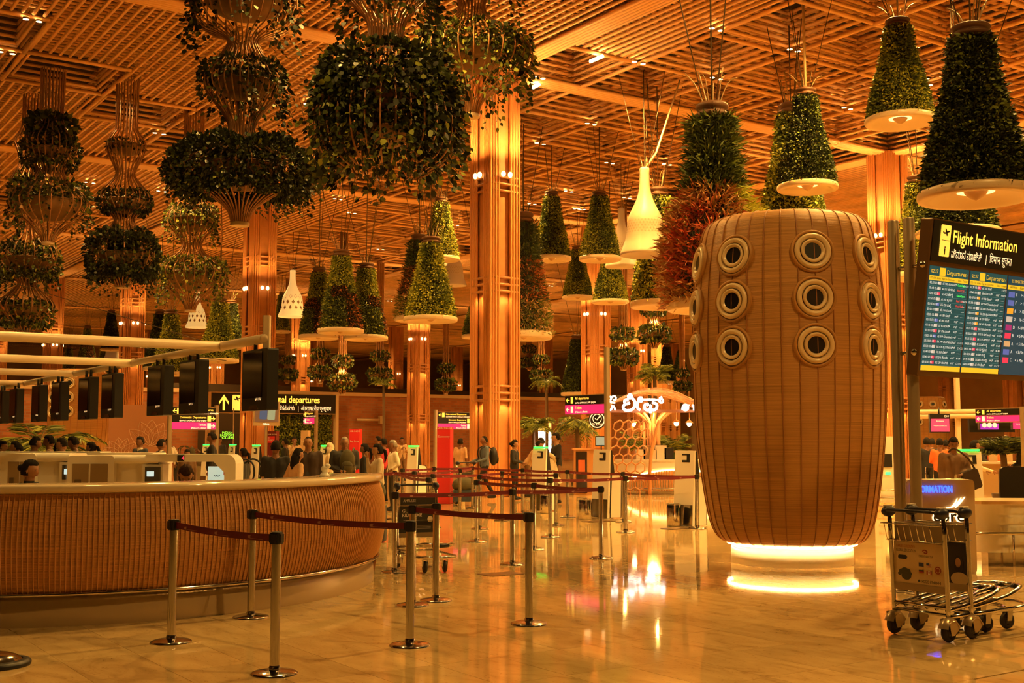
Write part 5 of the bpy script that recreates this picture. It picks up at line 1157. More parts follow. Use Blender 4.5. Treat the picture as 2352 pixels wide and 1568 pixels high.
mo = MB(); mo.box((-.074, .05, .06), (.008, .60, .56)); scr_me = mo.mesh('screen', mat('screen_off', (.004, .004, .004), .12))
mo = MB(); mo.prism([(-.16, -.36), (.16, -.36), (.10, -.31), (-.10, -.31)], -.083, -.072, 'x'); lip_me2 = mo.mesh('shiny_lip', mat('lip_bronze', (.22, .15, .08), .25, .8))
mo = MB(); mo.tube([(0, -.15, .37), (0, -.15, .5)], .025, 8); mo.tube([(0, .15, .37), (0, .15, .5)], .025, 8); hng_me = mo.mesh('hanger', M_BLACK)
def on_v(px):
    lo, hi = -30., 3.
    for _ in range(50):
        m_ = (lo + hi) / 2; x = proj(C1 - ax_ * m_ + Vector((0, 0, -.4)))[0]
        if x < px: lo = m_
        else: hi = m_
    return C1 - ax_ * lo
for px, num in ((597, 'B16'), (445, 'B17'), (368, 'B18'), (258, 'B19'), (203, 'B20'), (138, 'B21'), (91, 'B22'), (38, 'B23'), (6, 'B24')):
    p = on_v(px); p = p + Vector((0, 0, -.5))
    t = thing('check_in_screen', f'black hanging check-in screen numbered {num}', 'screen', p, TH, 'black check-in screens on the white pipes')
    link('housing', mo_me, t); sc_ = link('screen', scr_me, t); link('shiny_lip', lip_me2, t); link('hanger', hng_me, t)
    text('counter_number', num, t, (-.0735, -.03, -.25), (pi / 2, 0, -pi / 2), .16, glow('number_amber', (1.0, .62, .25), .7), sx=.8)
# ---------------------------------------------------------------- white check-in desks
def bx(px0, px1, py0, py1, Y, d, z0=None):
    a, b = at(px0, py0, Y), at(px1, py1, Y); zl = b.z if z0 is None else z0
    return (a.x, b.x, Y, d, zl, a.z)
def put(q, t, e, r=0., mi=0, ax='y', n=4):
    x0, x1, Y, d, z0, z1 = e; c = Vector(((x0 + x1) / 2, Y + d / 2, (z0 + z1) / 2)) - t.location; q.rbox(c, (x1 - x0, d, z1 - z0), r or .005, n, ax, mi)
def desk(lab, Y, x0, x1, x2, ytop, ybot=1112, bridge=None, dev=None, niche=True):
    p = at((x0 + x2) / 2, 1100, Y); t = thing('check_in_desk', lab, 'desk', (p.x, Y, 0), 0, 'white check-in desks behind the counter')
    q = MB(); put(q, t, bx(x0, x1, ytop, ybot, Y, .9, 0.0), .06, 0, 'y', 5); q.build('end_block', M_WHITE2, t)
    if niche:
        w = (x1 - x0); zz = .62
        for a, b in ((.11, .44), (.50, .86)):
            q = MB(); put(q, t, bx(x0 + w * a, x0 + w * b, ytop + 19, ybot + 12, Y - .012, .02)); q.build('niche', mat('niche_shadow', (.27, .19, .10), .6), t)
        q = MB(); put(q, t, bx(x0 + w * .15, x0 + w * .28, ytop + 55, ytop + 69, Y - .03, .02)); q.build('socket_plate', mat('socket', (.10, .07, .04), .5), t)
    q = MB(); put(q, t, bx(x1, x2, ytop + 16, ybot, Y + .12, .7, 0.0)); q.build('cabinet', M_WHITE2, t)
    q = MB(); e = bx(x1, x2, ytop, ytop + 19, Y, .8); put(q, t, e, .08, 0, 'x', 6); q.build('bullnose_top', M_WHITE, t)
    if dev:
        d0, d1 = dev; q = MB(); put(q, t, bx(d0, d1, ytop + 20, ybot, Y + .02, .3, 0)); q.build('control_column', M_WHITE2, t)
        q = MB(); put(q, t, bx(d0 + 6, d1 - 6, ytop + 26, ytop + 60, Y - .02, .05)); dv = q.build('terminal', mat('terminal_grey', (.05, .045, .035), .4), t)
        q = MB(); put(q, t, bx(d0 + 10, d0 + 26, ytop + 36, ytop + 48, Y - .03, .02)); q.build('terminal_screen', glow('lcd', (.45, .62, .60), .8), dv)
    if bridge:
        b0, b1 = bridge; th = 17
        q = MB(); x0_, x1_ = at(b0, 0, Y).x - p.x, at(b1, 0, Y).x - p.x; z1 = zat(ytop - 3, Y); zt = zat(ytop + 14, Y); lg = .17; rr = .14
        pts = [(x0_, z1), (x1_ - rr, z1)] + [(x1_ - rr + rr * sin(a), z1 - rr + rr * cos(a)) for a in (.4, .8, 1.2)] + [(x1_, z1 - rr), (x1_, 0), (x1_ - lg, 0), (x1_ - lg, zt - .16), (x1_ - lg - .16, zt), (x0_, zt)]
        q.prism(pts, 0, .5, 'y'); q.build('bridge_frame', M_WHITE, t)
        q = MB(); q.box(((at(440, 0, Y).x - p.x), -.008, (z1 + zt) / 2), (.10, .016, .085)); ld = q.build('led_counter', M_BLACK, t)
        text('led_digits', '4', ld, (at(442, 0, Y).x - p.x, -.02, (z1 + zt) / 2 - .028), FRONT, .085, glow('led_red', (1.0, .03, .05), 2.0))
    return t
dk = desk('white check-in desk with a bridge frame and screen behind the counter', 17.6, 155, 261, 363, 1046, bridge=(361, 562), dev=(327, 373))
desk('white check-in desk at the left edge, behind the seated woman', 18.6, 11, 81, 158, 1041, dev=(137, 156))
fd = thing('check_in_counter', 'long low white counter behind the check-in desks', 'counter', (at(150, 1000, 21.5).x, 21.5, 0))
q = MB(); put(q, fd, bx(-40, 230, 1037, 1050, 21.5, .6, 0), .02); q.build('front', M_WHITE2, fd); q = MB(); put(q, fd, bx(-40, 352, 1040, 1047, 21.3, .8), .03); q.build('top', M_WHITE, fd)
# pale poster standing under the bridge
ps = thing('pale_poster', 'pale poster standing under the desk bridge', 'poster', (at(487, 1100, 17.3).x, 17.9, 0)); q = MB(); q.box((0, 0, 1.02), (.43, .03, .42)); pz = q.build('sheet', glow('poster_pale', (.40, .52, .42), .75), ps)
q = MB(); q.tube(rp([(-.12, -.02, 1.10), (-.09, -.02, 1.08), (-.075, -.02, 1.10), (-.06, -.02, 1.08), (-.03, -.02, 1.10)], 3), .005, 4); q.build('printed_squiggle', M_INK, pz)
q = MB(); q.lathe([(.0001, .002), (.03, .002)], 14, M=Matrix.Translation((.15, -.02, .93)) @ Matrix.Rotation(pi / 2, 4, 'X')); q.build('printed_dot', M_INK, pz)
q = MB(); q.rbox((.05, -.018, 1.13), (.05, .004, .06), .01, 2, 'y'); q.build('printed_patch', M_RED, pz)
q = MB(); q.box((0, .02, .4), (.06, .03, .8)); q.build('stand', M_STEEL, ps)

# ---------------------------------------------------------------- cafe
YC = 35.5; k_ = YC / F
X = lambda px: (px - CX) * k_
Zc = lambda py: zat(py, YC)
M_CW = mat('cafe_wood', (.62, .30, .13), .45, var=.12, vscale=3); M_CW2 = mat('cafe_slat', (.55, .27, .10), .45)
cf = thing('cafe_counter', 'cafe counter with a slatted wood arch outlined in light', 'counter', (X(1530), YC, 0))
cxm = X(1530); q = MB(); q.rbox((0, .4, .49), (X(1690) - X(1440), .8, .98), .05, 3); q.build('body', M_WHITE, cf)
q = MB(); q.rbox((0, .38, 1.0), (X(1694) - X(1436), .9, .05), .03, 3); q.build('worktop', M_WHITE2, cf)
aw = 1.75; ah = .62
for i in range(44):
    x = -aw + 2 * aw * (i + .5) / 44; h = ah * sqrt(max(0, 1 - (x / aw) ** 2)) + .02; q = MB(); q.box((x + .35, -.012, .08 + h / 2), (.055, .03, h)); q.build('slat', M_CW2, cf)
q = MB(); q.tube([(.35 + aw * cos(pi * i / 30), -.02, .10 + ah * sin(pi * i / 30)) for i in range(31)], .022, 6); q.build('arch_light', glow('cafe_led', (1.0, .60, .18), 8.0), cf)
q = MB(); q.tube([(-1.8, -.18, .16), (2.1, -.18, .16)], .03, 8); q.box((.1, .02, .04), (3.9, .06, .08)); 
for x in (-1.2, 0, 1.2): q.tube([(x, -.18, .16), (x, -.02, .16)], .02, 6)
q.build('foot_rail', M_STEEL, cf)
M_JUNK = [mat('pack_white', (.7, .6, .45), .5), mat('pack_red', (.4, .06, .04), .5), mat('pack_steel', (.5, .45, .38), .25, .9), mat('pack_brown', (.25, .12, .05), .5), mat('pack_green', (.12, .18, .05), .5)]
def jar(px, py, w, h, m, lab, name='jar', box=False):
    t = thing(name, lab, name.replace('_', ' '), (X(px), YC + .25, 1.025), 0, 'things on the cafe counter'); q = MB()
    if box: q.rbox((0, 0, h / 2), (w, .2, h), .02, 3); q.build('body', m, t); q = MB(); q.rbox((0, 0, h + .008), (w * .9, .18, .016), .015, 3); q.build('lid', M_JUNK[2], t)
    else: q.lathe(rp2([(.0001, 0), (w / 2, 0), (w / 2, h * .75), (w * .35, h * .85), (w * .3, h)], 2), 14); q.build('body', m, t); q = MB(); q.lathe([(w * .32, h), (w * .32, h * 1.1), (.0001, h * 1.1)], 14); q.build('lid', M_JUNK[3], t)
jar(1452, 0, .22, .14, M_JUNK[3], 'low brown tray box at the left end of the cafe counter', 'tray_box', True); jar(1463, 0, .12, .22, M_JUNK[1], 'reddish jar near the left end of the cafe counter')
jar(1472, 0, .3, .3, M_JUNK[0], 'white box on the cafe counter beside the red jar', 'carton', True); jar(1487, 0, .28, .4, M_JUNK[2], 'steel coffee machine on the cafe counter', 'coffee_machine', True)
jar(1502, 0, .2, .28, M_JUNK[0], 'white carton before the wooden tree post', 'carton', True); jar(1518, 0, .35, .42, M_JUNK[0], 'tall pale carton right of the tree post', 'carton', True); jar(1536, 0, .3, .34, M_BLACK, 'black till screen on the cafe counter', 'till', True); jar(1551, 0, .12, .2, M_JUNK[4], 'green jar at the right end of the cafe counter'); jar(1546, 0, .1, .16, M_JUNK[3], 'small brown jar beside the green jar'); jar(1478, 0, .1, .18, M_JUNK[4], 'small green jar beside the coffee machine')
# tree-like post
tp = thing('tree_post', 'tree-like post of bent wooden rods in the cafe', 'post', (X(1505), YC + .55, 0))
for k in range(8):
    t = 2 * pi * k / 8; r0 = .16; q = MB(); zz = Zc(948); q.tube(rp([(r0 * cos(t), r0 * sin(t), 0), (r0 * cos(t), r0 * sin(t), zz * .75), (r0 * 1.3 * cos(t), r0 * 1.3 * sin(t), zz * .9), (r0 * 3.4 * cos(t), r0 * 3.4 * sin(t), zz + .05)], 5), .05, 8); q.build('bent_rod', M_CW, tp)
# honeycomb canopy and leg
def honey(name, lab, fn, nu, nv, r, mt, loc, cat='lattice'):
    t = thing(name, lab, cat, loc); s = 1.0; hx = sqrt(3); n = 0
    for j in range(nv):
        for i in range(nu):
            cu = (i + .5 * (j % 2)) * hx; cv = j * 1.5; q = MB()
            q.tube([fn((cu + cos(pi / 6 + a * pi / 3)) , (cv + sin(pi / 6 + a * pi / 3))) for a in range(6)], r, 5, closed=True); q.build('hexagon', mt, t)
    return t
s_ = .165
def leg(u, v):
    z = v * s_; x = u * s_; lean = .42 * (z / 2.1) ** 2; return (x * (1 - .12 * z / 2) + lean, -.10 * sin(pi * z / 2.2), z)
honey('honeycomb_screen', 'wooden honeycomb leg leaning beside the cafe counter', leg, 4, 9, .026, M_CW, (X(1388), YC - .4, .05))
q = MB(); q.tube(rp([Vector((X(1388), YC - .42, 0)) + Vector(leg(7.9, v / s_)) for v in (0, .5, 1., 1.5, 2., 2.2)], 3), .05, 8); q.build('edge_rib', M_CW, bpy.data.objects['honeycomb_screen']).location = -Vector((X(1388), YC - .4, .05))
zb = Zc(944)
def roof(u, v):
    x = u * .2; y = v * .2; return (x, y, zb + .12 + .55 * sin(pi * min(max((x + .15) / 3.0, 0), 1)) * (1 - .12 * y))
cn = honey('honeycomb_canopy', 'arched honeycomb canopy behind the glowing white letters', roof, 9, 6, .028, M_CW, (X(1400), YC, 0))
q = MB(); q.box((1.7, -.05, zb), (3.7, .12, .09)); q.build('sign_beam', mat('beam_brown', (.30, .12, .05), .5), cn)
for x in (1.1, 2.9): q = MB(); q.tube([(x, .6, 0), (x, .6, zb + .3)], .05, 8); q.build('support', M_CW, cn)
# glowing letters of the sign
M_LET = glow('letter_white', (1.0, .97, .92), 3.0)
lt = thing('cafe_letters', 'glowing white Kannada letters over the cafe', 'letters', (0, YC - .25, 0))
def stroke(name, pts, r=.05, closed=False):
    q = MB(); q.tube([(X(a), 0, Zc(b)) for a, b in ([(p.x, p.y) for p in rp([(a, b, 0) for a, b in pts], 5)] if not closed else pts)], r, 8, closed=closed); return q.build(name, M_LET, lt)
def circ(cx_, cy_, r, a0=0., a1=6.283): return [(cx_ + r * cos(a0 + (a1 - a0) * k / 12), cy_ + r * sin(a0 + (a1 - a0) * k / 12)) for k in range(13)]
W_ = .038
stroke('letter_la', [(1440, 921), (1437, 918), (1433, 920), (1433, 926), (1438, 928), (1444, 925)], W_); stroke('letter_la', [(1434, 928), (1429, 934), (1432, 941), (1441, 943), (1450, 940), (1456, 932), (1456, 923), (1451, 916), (1444, 912), (1441, 909)], W_)
stroke('letter_la', circ(1445, 911, 4.2), W_ * .9); stroke('letter_ii', [(1470, 915), (1473, 918), (1470, 922), (1465, 919), (1467, 914), (1472, 914)], W_); stroke('letter_ii', [(1465, 921), (1461, 929), (1462, 937), (1468, 942)], W_)
stroke('letter_pha', [(1476, 918), (1500, 918), (1508, 919), (1513, 917)], W_ * .8); stroke('letter_pha', [(1512, 915), (1518, 912)], W_ * .8); stroke('letter_pha', circ(1516, 921, 4.0), W_ * .8)
stroke('letter_pha', [(1487, 932), (1484, 928), (1479, 930), (1478, 937), (1484, 942), (1491, 938), (1492, 931), (1492, 938), (1498, 942), (1505, 938), (1506, 930), (1501, 926), (1495, 925)], W_); stroke('letter_pha', [(1491, 940), (1491, 949)], W_ * .9)
stroke('letter_part', circ(1399, 915, 3.5), W_ * .7); stroke('letter_part', [(1404, 912), (1409, 910), (1413, 914), (1411, 919), (1407, 918)], W_ * .7); stroke('letter_part', [(1396, 921), (1403, 924), (1411, 926)], W_ * .6)
stroke('letter_part', [(1397, 931), (1395, 938), (1400, 942), (1404, 936), (1405, 931)], W_ * .7); stroke('letter_part', [(1407, 932), (1412, 942)], W_ * .7)
stroke('round_emblem', circ(1571, 936, 5.0), W_ * 1.2); stroke('round_emblem', circ(1571, 936, 1.8), W_); stroke('emblem_tail', [(1562, 940), (1570, 936), (1580, 930)], W_ * .5); stroke('letter_t', [(1586, 932), (1597, 932)], W_ * .9); stroke('letter_t', [(1591, 932), (1591, 943)], W_ * .9)
# round badge sign
rbg = thing('round_badge', 'round black badge sign with white ring by the cafe', 'sign', (X(1369), YC - .5, Zc(965)), -.3)
MX = Matrix.Rotation(pi / 2, 4, 'X'); q = MB(); q.lathe([(.0001, .04), (.25, .04), (.27, .02), (.27, -.03), (.0001, -.03)], 32, M=MX); q.build('disc', M_SBLK, rbg)
q = MB(); q.tube([(.22 * cos(2 * pi * k / 32), -.045, .22 * sin(2 * pi * k / 32)) for k in range(32)], .013, 6, closed=True); q.build('ring', M_CRM, rbg); q = MB(); q.tube([(.13 * cos(2 * pi * k / 24), -.045, .04 + .13 * sin(2 * pi * k / 24)) for k in range(24)], .01, 6, closed=True); q.tube([(-.06, -.045, .05), (-.01, -.045, 0), (.09, -.045, .12)], .013, 6); q.build('check_mark', M_CRM, rbg)
text('lettering', 'ಟೀ ಲೀಫ್', rbg, (0, -.048, -.16), FRONT, .10, M_CRM, 'CENTER'); q = MB(); q.tube([(0, .03, .27), (0, .03, .6)], .02, 6); q.build('arm', M_BLACK, rbg)
# fridge cabinet and screen left of the leg
fg = thing('drinks_fridge', 'dark drinks fridge in a wooden surround beside the cafe', 'fridge', (X(1352), YC - .6, 0)); q = MB(); q.box((0, .3, .66), (.95, .6, 1.32)); q.build('surround', M_CW2, fg); q = MB(); q.box((-.26, -.01, .66), (.32, .04, 1.22)); q.build('glass_door', mat('fridge_glass', (.02, .012, .008), .1), fg)
q = MB(); q.box((-.26, -.035, .85), (.2, .01, .35)); q.build('shelf_glow', glow('fridge_glow', (.5, .10, .02), .12), fg); q = MB(); q.box((.0, .3, 1.345), (1.05, .66, .05)); q.build('top', M_CW, fg)
fm = thing('menu_screen', 'small lit menu screen above the fridge cabinet', 'screen', (X(1376), YC - .75, Zc(1024))); q = MB(); q.box((0, 0, .15), (.36, .05, .30)); q.build('housing', M_BLACK, fm); q = MB(); q.box((0, -.028, .15), (.31, .01, .24)); q.build('screen', glow('menu_lcd', (.16, .22, .18), .9), fm); q = MB(); q.tube([(0, 0.02, 0), (0, .02, -.2)], .02, 6); q.build('stem', M_BLACK, fm)
# pendants
for i, (px, py) in enumerate(((1458, 973), (1558, 972), (1588, 973))):
    t = thing('pendant_lamp', ('glowing pendant bulb left of the tree post', 'glowing pendant bulb right of the tree post', 'glowing pendant bulb nearest the drum')[i], 'lamp', (X(px), YC + .5, Zc(py)), 0, 'pendant bulbs in the cafe')
    q = MB(); q.ball((0, 0, 0), .075, 12); q.build('bulb', glow('bulb', (1.0, .72, .30), 22), t); q = MB(); q.lathe([(.13, .03), (.06, .10), (.02, .12)], 16); q.tube([(0, 0, .11), (0, 0, 1.0)], .008, 5); q.build('shade', M_CW2, t)
lamp('cafe_lamp', (X(1500), YC + .2, Zc(955)), 70, .2)
# lit shop window in the brick wall
sw = slab('window_1', 33.0, 34.8, WV - .3, .3, 3.2, mat('shop_frame', (.2, .12, .06), .5), .12, 'bright shop window behind the central column'); q = MB(); q.box((33.9, -.08, 1.4), (1.5, .04, 1.6)); q.build('pane', glow('shop_glow', (1.0, .88, .62), 4.0), sw); q = MB(); q.box((33.9, -.08, 2.7), (1.5, .04, .8)); q.build('pane', glow('shop_glow2', (.9, .6, .12), 1.2), sw)
# ---------------------------------------------------------------- palms and potted plants
def palm(loc, lab, nf, L, h, size=.35, droop=.8, mats=(1, 2, 3), name='palm', pot=True, asp=.07):
    t = thing(name, lab, 'palm' if name == 'palm' else 'plant', loc); P = []; A = []; S = []
    q = MB(); q.tube(rp([(0, 0, 0), (.03, .02, h * .5), (0, 0, h)], 3), [.09, .09, .085, .08, .08, .075, .07], 8); q.build('trunk', mat('palm_trunk', (.12, .07, .035), .8), t)
    for k in range(nf):
        a = 2 * pi * k / nf + RND.uniform(-.2, .2); up = RND.uniform(.15, 1.1); d = Vector((cos(a), sin(a), 0)); pts = []
        for j in range(9):
            f = j / 8; pts.append(Vector((0, 0, h)) + d * (L * f * cos(up * .6)) + Vector((0, 0, L * (up * f - droop * f * f))))
        q = MB(); q.tube(pts, [.015 * (1 - f / 10) for f in range(9)], 4); q.build('frond_rib', G[1], t)
        for j in range(2, 56):
            f = j / 56 * 7.99; i = int(f); p = pts[i].lerp(pts[i + 1], f - i); tg = (pts[i + 1] - pts[i]).normalized(); sd = tg.cross(Vector((0, 0, 1))).normalized()
            for s in (-1, 1): P.append(p); A.append(tg * .6 + sd * s * .8 + Vector((0, 0, -.25 + RND.gauss(0, .1)))); S.append(size * (.5 + sin(pi * min(1, j / 56 + .1)) * .7))
    me = leaf_mesh('fronds', np.array([tuple(v) for v in P]), np.array([tuple(v) for v in A]), np.array(S), [G[i] for i in mats], asp); tag(link('fronds', me, t), kind='stuff')
    if pot: q = MB(); q.lathe(rp2([(.0001, 0), (.2, 0), (.26, .3), (.28, .4), (.25, .4), (.0001, .36)], 2), 18); q.build('pot', mat('pot_dark', (.08, .05, .03), .5), t)
    return t
def gz(px, Y): p = at(px, 1000, Y); p.z = 0; return p
palm(gz(85, 31), 'arching palm at the left edge behind the check-in queue', 16, 2.0, 1.25, .5, .75)
palm(gz(1325, 42), 'palm behind the dark-jacketed man, by the cafe', 14, 1.1, 2.1, .35, .95)
palm(gz(1468, 39), 'spiky palm in the cafe, left of the tree post', 16, .75, 1.35, .32, .35); palm(gz(1542, 39.5), 'spiky palm in the cafe, right of the tree post', 16, .75, 1.3, .32, .35)
palm(gz(1232, 52), 'ornamental tree before the bright shop window', 16, 1.0, 2.2, .4, .7); palm(gz(1505, 46), 'palm tuft rising above the cafe canopy', 14, .8, 4.1, .35, .5)
palm(gz(2303, 27), 'dark potted dracaena on the row C counter line', 14, .55, 1.3, .35, .3, (0, 1, 2), 'potted_plant')
palm(gz(1255, 62), 'dim palm hanging over the upper level right of the column', 12, 1.0, 4.6, .3, .9); palm(gz(880, 70), 'dim palm on the upper level behind the brick wall', 12, .9, 4.9, .3, .6)
# wall-mounted white arm on the brick wall
wa = thing('wall_camera', 'white camera arm on the brick wall beside the departures board', 'wall arm', hall(19.0, WV - .5, 2.95), TH); q = MB(); q.tube([(-1.0, 0, 0), (.7, 0, 0)], .09, 10); q.build('arm', M_BRIM, wa); q = MB(); q.box((.85, .05, 0), (.22, .3, .55)); q.build('bracket', M_BRIM, wa)
wa2 = thing('wall_camera', 'white camera arm on the brick wall near the cafe', 'wall arm', hall(38.5, WV - .5, 2.6), TH); q = MB(); q.tube([(-1.0, 0, 0), (.7, 0, 0)], .09, 10); q.build('arm', M_BRIM, wa2); q = MB(); q.box((.85, .05, 0), (.22, .3, .4)); q.build('bracket', M_BRIM, wa2)
# ---------------------------------------------------------------- row C check-in on the right
rc = thing('row_c_gantry', 'white pipe frame carrying the row C screens at right', 'pipe frame', gz(2205, 27)); cxx = rc.location.x
for py in (946, 956): q = MB(); a_, b_ = at(2110, py, 27), at(2352, py - 2, 27); q.tube([a_ - rc.location, b_ - rc.location], .055, 10); q.build('pipe', M_PIPE, rc)
q = MB(); q.rbox((0, .1, 1.9), (.11, .11, 3.8), .02, 3); q.build('post', M_PIPE, rc)
def rs(px0, px1, py0, py1, Y, lab, m, lines, head=None):
    a, b = at(px0, py1, Y), at(px1, py0, Y); w, h = b.x - a.x, b.z - a.z; t = thing('row_c_screen', lab, 'screen', (a.x, Y, a.z), 0, 'row C check-in screens')
    q = MB(); q.box((w / 2, .05, h / 2), (w, .1, h)); q.build('housing', M_BLACK, t)
    if m: q = MB(); q.box((w / 2, -.006, h * .39), (w * .92, .012, h * .68)); s = q.build('screen', m, t)
    else: s = t
    for tx, z, sz in lines: text('lettering', tx, s, (w / 2, -.015, h * z), FRONT, h * sz, M_CRM, 'CENTER')
    if head: text('counter_number', head, t, (w * .95, -.004, h * .82), FRONT, h * .15, M_CRM, 'RIGHT')
    q = MB(); q.tube([(w / 2, .05, h), (w / 2, .05, h + .14)], .02, 6); q.build('hanger', M_BLACK, t); return t
rs(2137, 2181, 950, 993, 26.6, 'pink airline screen under the number C10', glow('screen_pink', (.62, .04, .10), .9), (('Emirates', .58, .11), ('Premium Economy Class', .34, .07)), 'C10')
rs(2227, 2330, 962, 992, 27.2, 'dark hanging screen behind the purple panel', None, ())
pz_ = rs(2250, 2295, 967, 987, 25.0, 'purple prohibited-items panel under the toilets sign', glow('screen_purple', (.25, .02, .36), .9), ())
for k in range(3): q = MB(); q.lathe([(.0001, .004), (.045, .004), (.05, 0)], 18, M=Matrix.Translation((.10 + .11 * k, -.014, .10)) @ Matrix.Rotation(pi / 2, 4, 'X')); q.build('icon_disc', M_CRM, pz_)
rs(2326, 2351, 963, 986, 25.2, 'pink screen cut by the pole at the right edge', glow('screen_pink2', (.7, .02, .12), .9), (('Emirates', .5, .12),))
cc_ = thing('row_c_counter', 'row C check-in counter with a glowing kick line at right', 'counter', gz(2290, 28)); q = MB(); q.rbox((0, .3, .53), (1.7, .6, 1.06), .05, 3); q.build('body', mat('counter_tan', (.52, .33, .15), .5), cc_); q = MB(); q.box((0, -.01, .22), (1.6, .02, .04)); q.build('light_line', glow('kick_glow', (1.0, .62, .2), 7), cc_); q = MB(); q.rbox((0, .28, 1.08), (1.8, .7, .05), .03, 3); q.build('worktop', M_WHITE2, cc_)
for px, w in ((2283, 'left'), (2318, 'right')):
    t = thing('counter_sign_holder', f'small red and cream sign holder on the row C counter, {w} of the plant', 'sign holder', Vector((at(px, 1000, 28).x, 28.1, 1.105))); q = MB(); q.box((0, 0, .14), (.2, .03, .28)); q.build('card', M_CRB, t); q = MB(); q.box((0, -.016, .23), (.18, .004, .08)); q.build('red_band', M_RED, t)
kr = thing('wall_machine', 'white ticket machine standing beside the drum and steel post', 'machine', gz(2037, 27), .1); q = MB(); q.rbox((0, .2, .95), (.36, .4, 1.5), .05, 4); q.build('body', M_WHITE2, kr); q = MB(); q.box((0, -.01, 1.15), (.2, .03, .3)); q.build('screen', M_BLACK, kr); q = MB(); q.box((0, -.02, .86), (.12, .02, .06)); q.build('green_display', glow('green_disp', (.05, .8, .2), 1.5), kr)
for z in (.12, .3, .48): q = MB(); q.tube([(-.28, -.1, z), (.28, -.1, z)], .02, 6); q.build('guard_rail', M_CHROME, kr)
# ================================================================ people
SKIN = {'a': mat('skin_a', (.30, .14, .065), .5), 'b': mat('skin_b', (.20, .085, .04), .5), 'c': mat('skin_c', (.42, .22, .11), .5)}
M_HAIR = mat('hair_black', (.010, .007, .005), .8, spec=.2, bump=.6, bscale=120, stretch=(3, 3, 1)); M_HAIRB = mat('hair_brown', (.045, .02, .01), .8, spec=.2, bump=.6, bscale=120, stretch=(3, 3, 1)); M_HAIRG = mat('hair_grey', (.22, .19, .16), .5)
M_EYE = mat('eye_dark', (.01, .008, .006), .3); M_LIP = mat('lip', (.22, .06, .04), .5)
CL = {}
def cloth(n, c): return CL.setdefault(n, mat('cloth_' + n, c, .85, var=.12, vscale=9))
cloth('black', (.012, .011, .011)); cloth('charcoal', (.03, .028, .027)); cloth('cream', (.62, .52, .38)); cloth('beige', (.42, .27, .14)); cloth('white', (.68, .62, .50)); cloth('navy', (.03, .045, .07)); cloth('brown', (.14, .075, .035)); cloth('blue', (.10, .13, .17)); cloth('orange', (.70, .16, .04)); cloth('red', (.45, .03, .04)); cloth('olive', (.07, .06, .025)); cloth('khaki', (.42, .33, .17)); cloth('leather', (.035, .018, .01)); cloth('tan', (.55, .33, .17))
ARMS = {'down': ((.225, .03, 1.12), (.235, -.04, .88)), 'push': ((.23, -.02, 1.11), (.20, -.30, 1.03)), 'phone': ((.215, -.06, 1.12), (.09, -.25, 1.26)), 'face': ((.20, -.14, 1.14), (.06, -.19, 1.44)), 'hold': ((.24, -.02, 1.12), (.06, -.25, 1.06)),
        'hip': ((.30, .06, 1.13), (.17, -.06, 1.02)), 'desk': ((.24, -.08, 1.12), (.20, -.33, 1.08)), 'strap': ((.22, -.08, 1.12), (.13, -.12, 1.36))}
PEOPLE = []
def seg(q, pts, rad, n=8, sy=1.):
    q.tube(pts, rad, n)
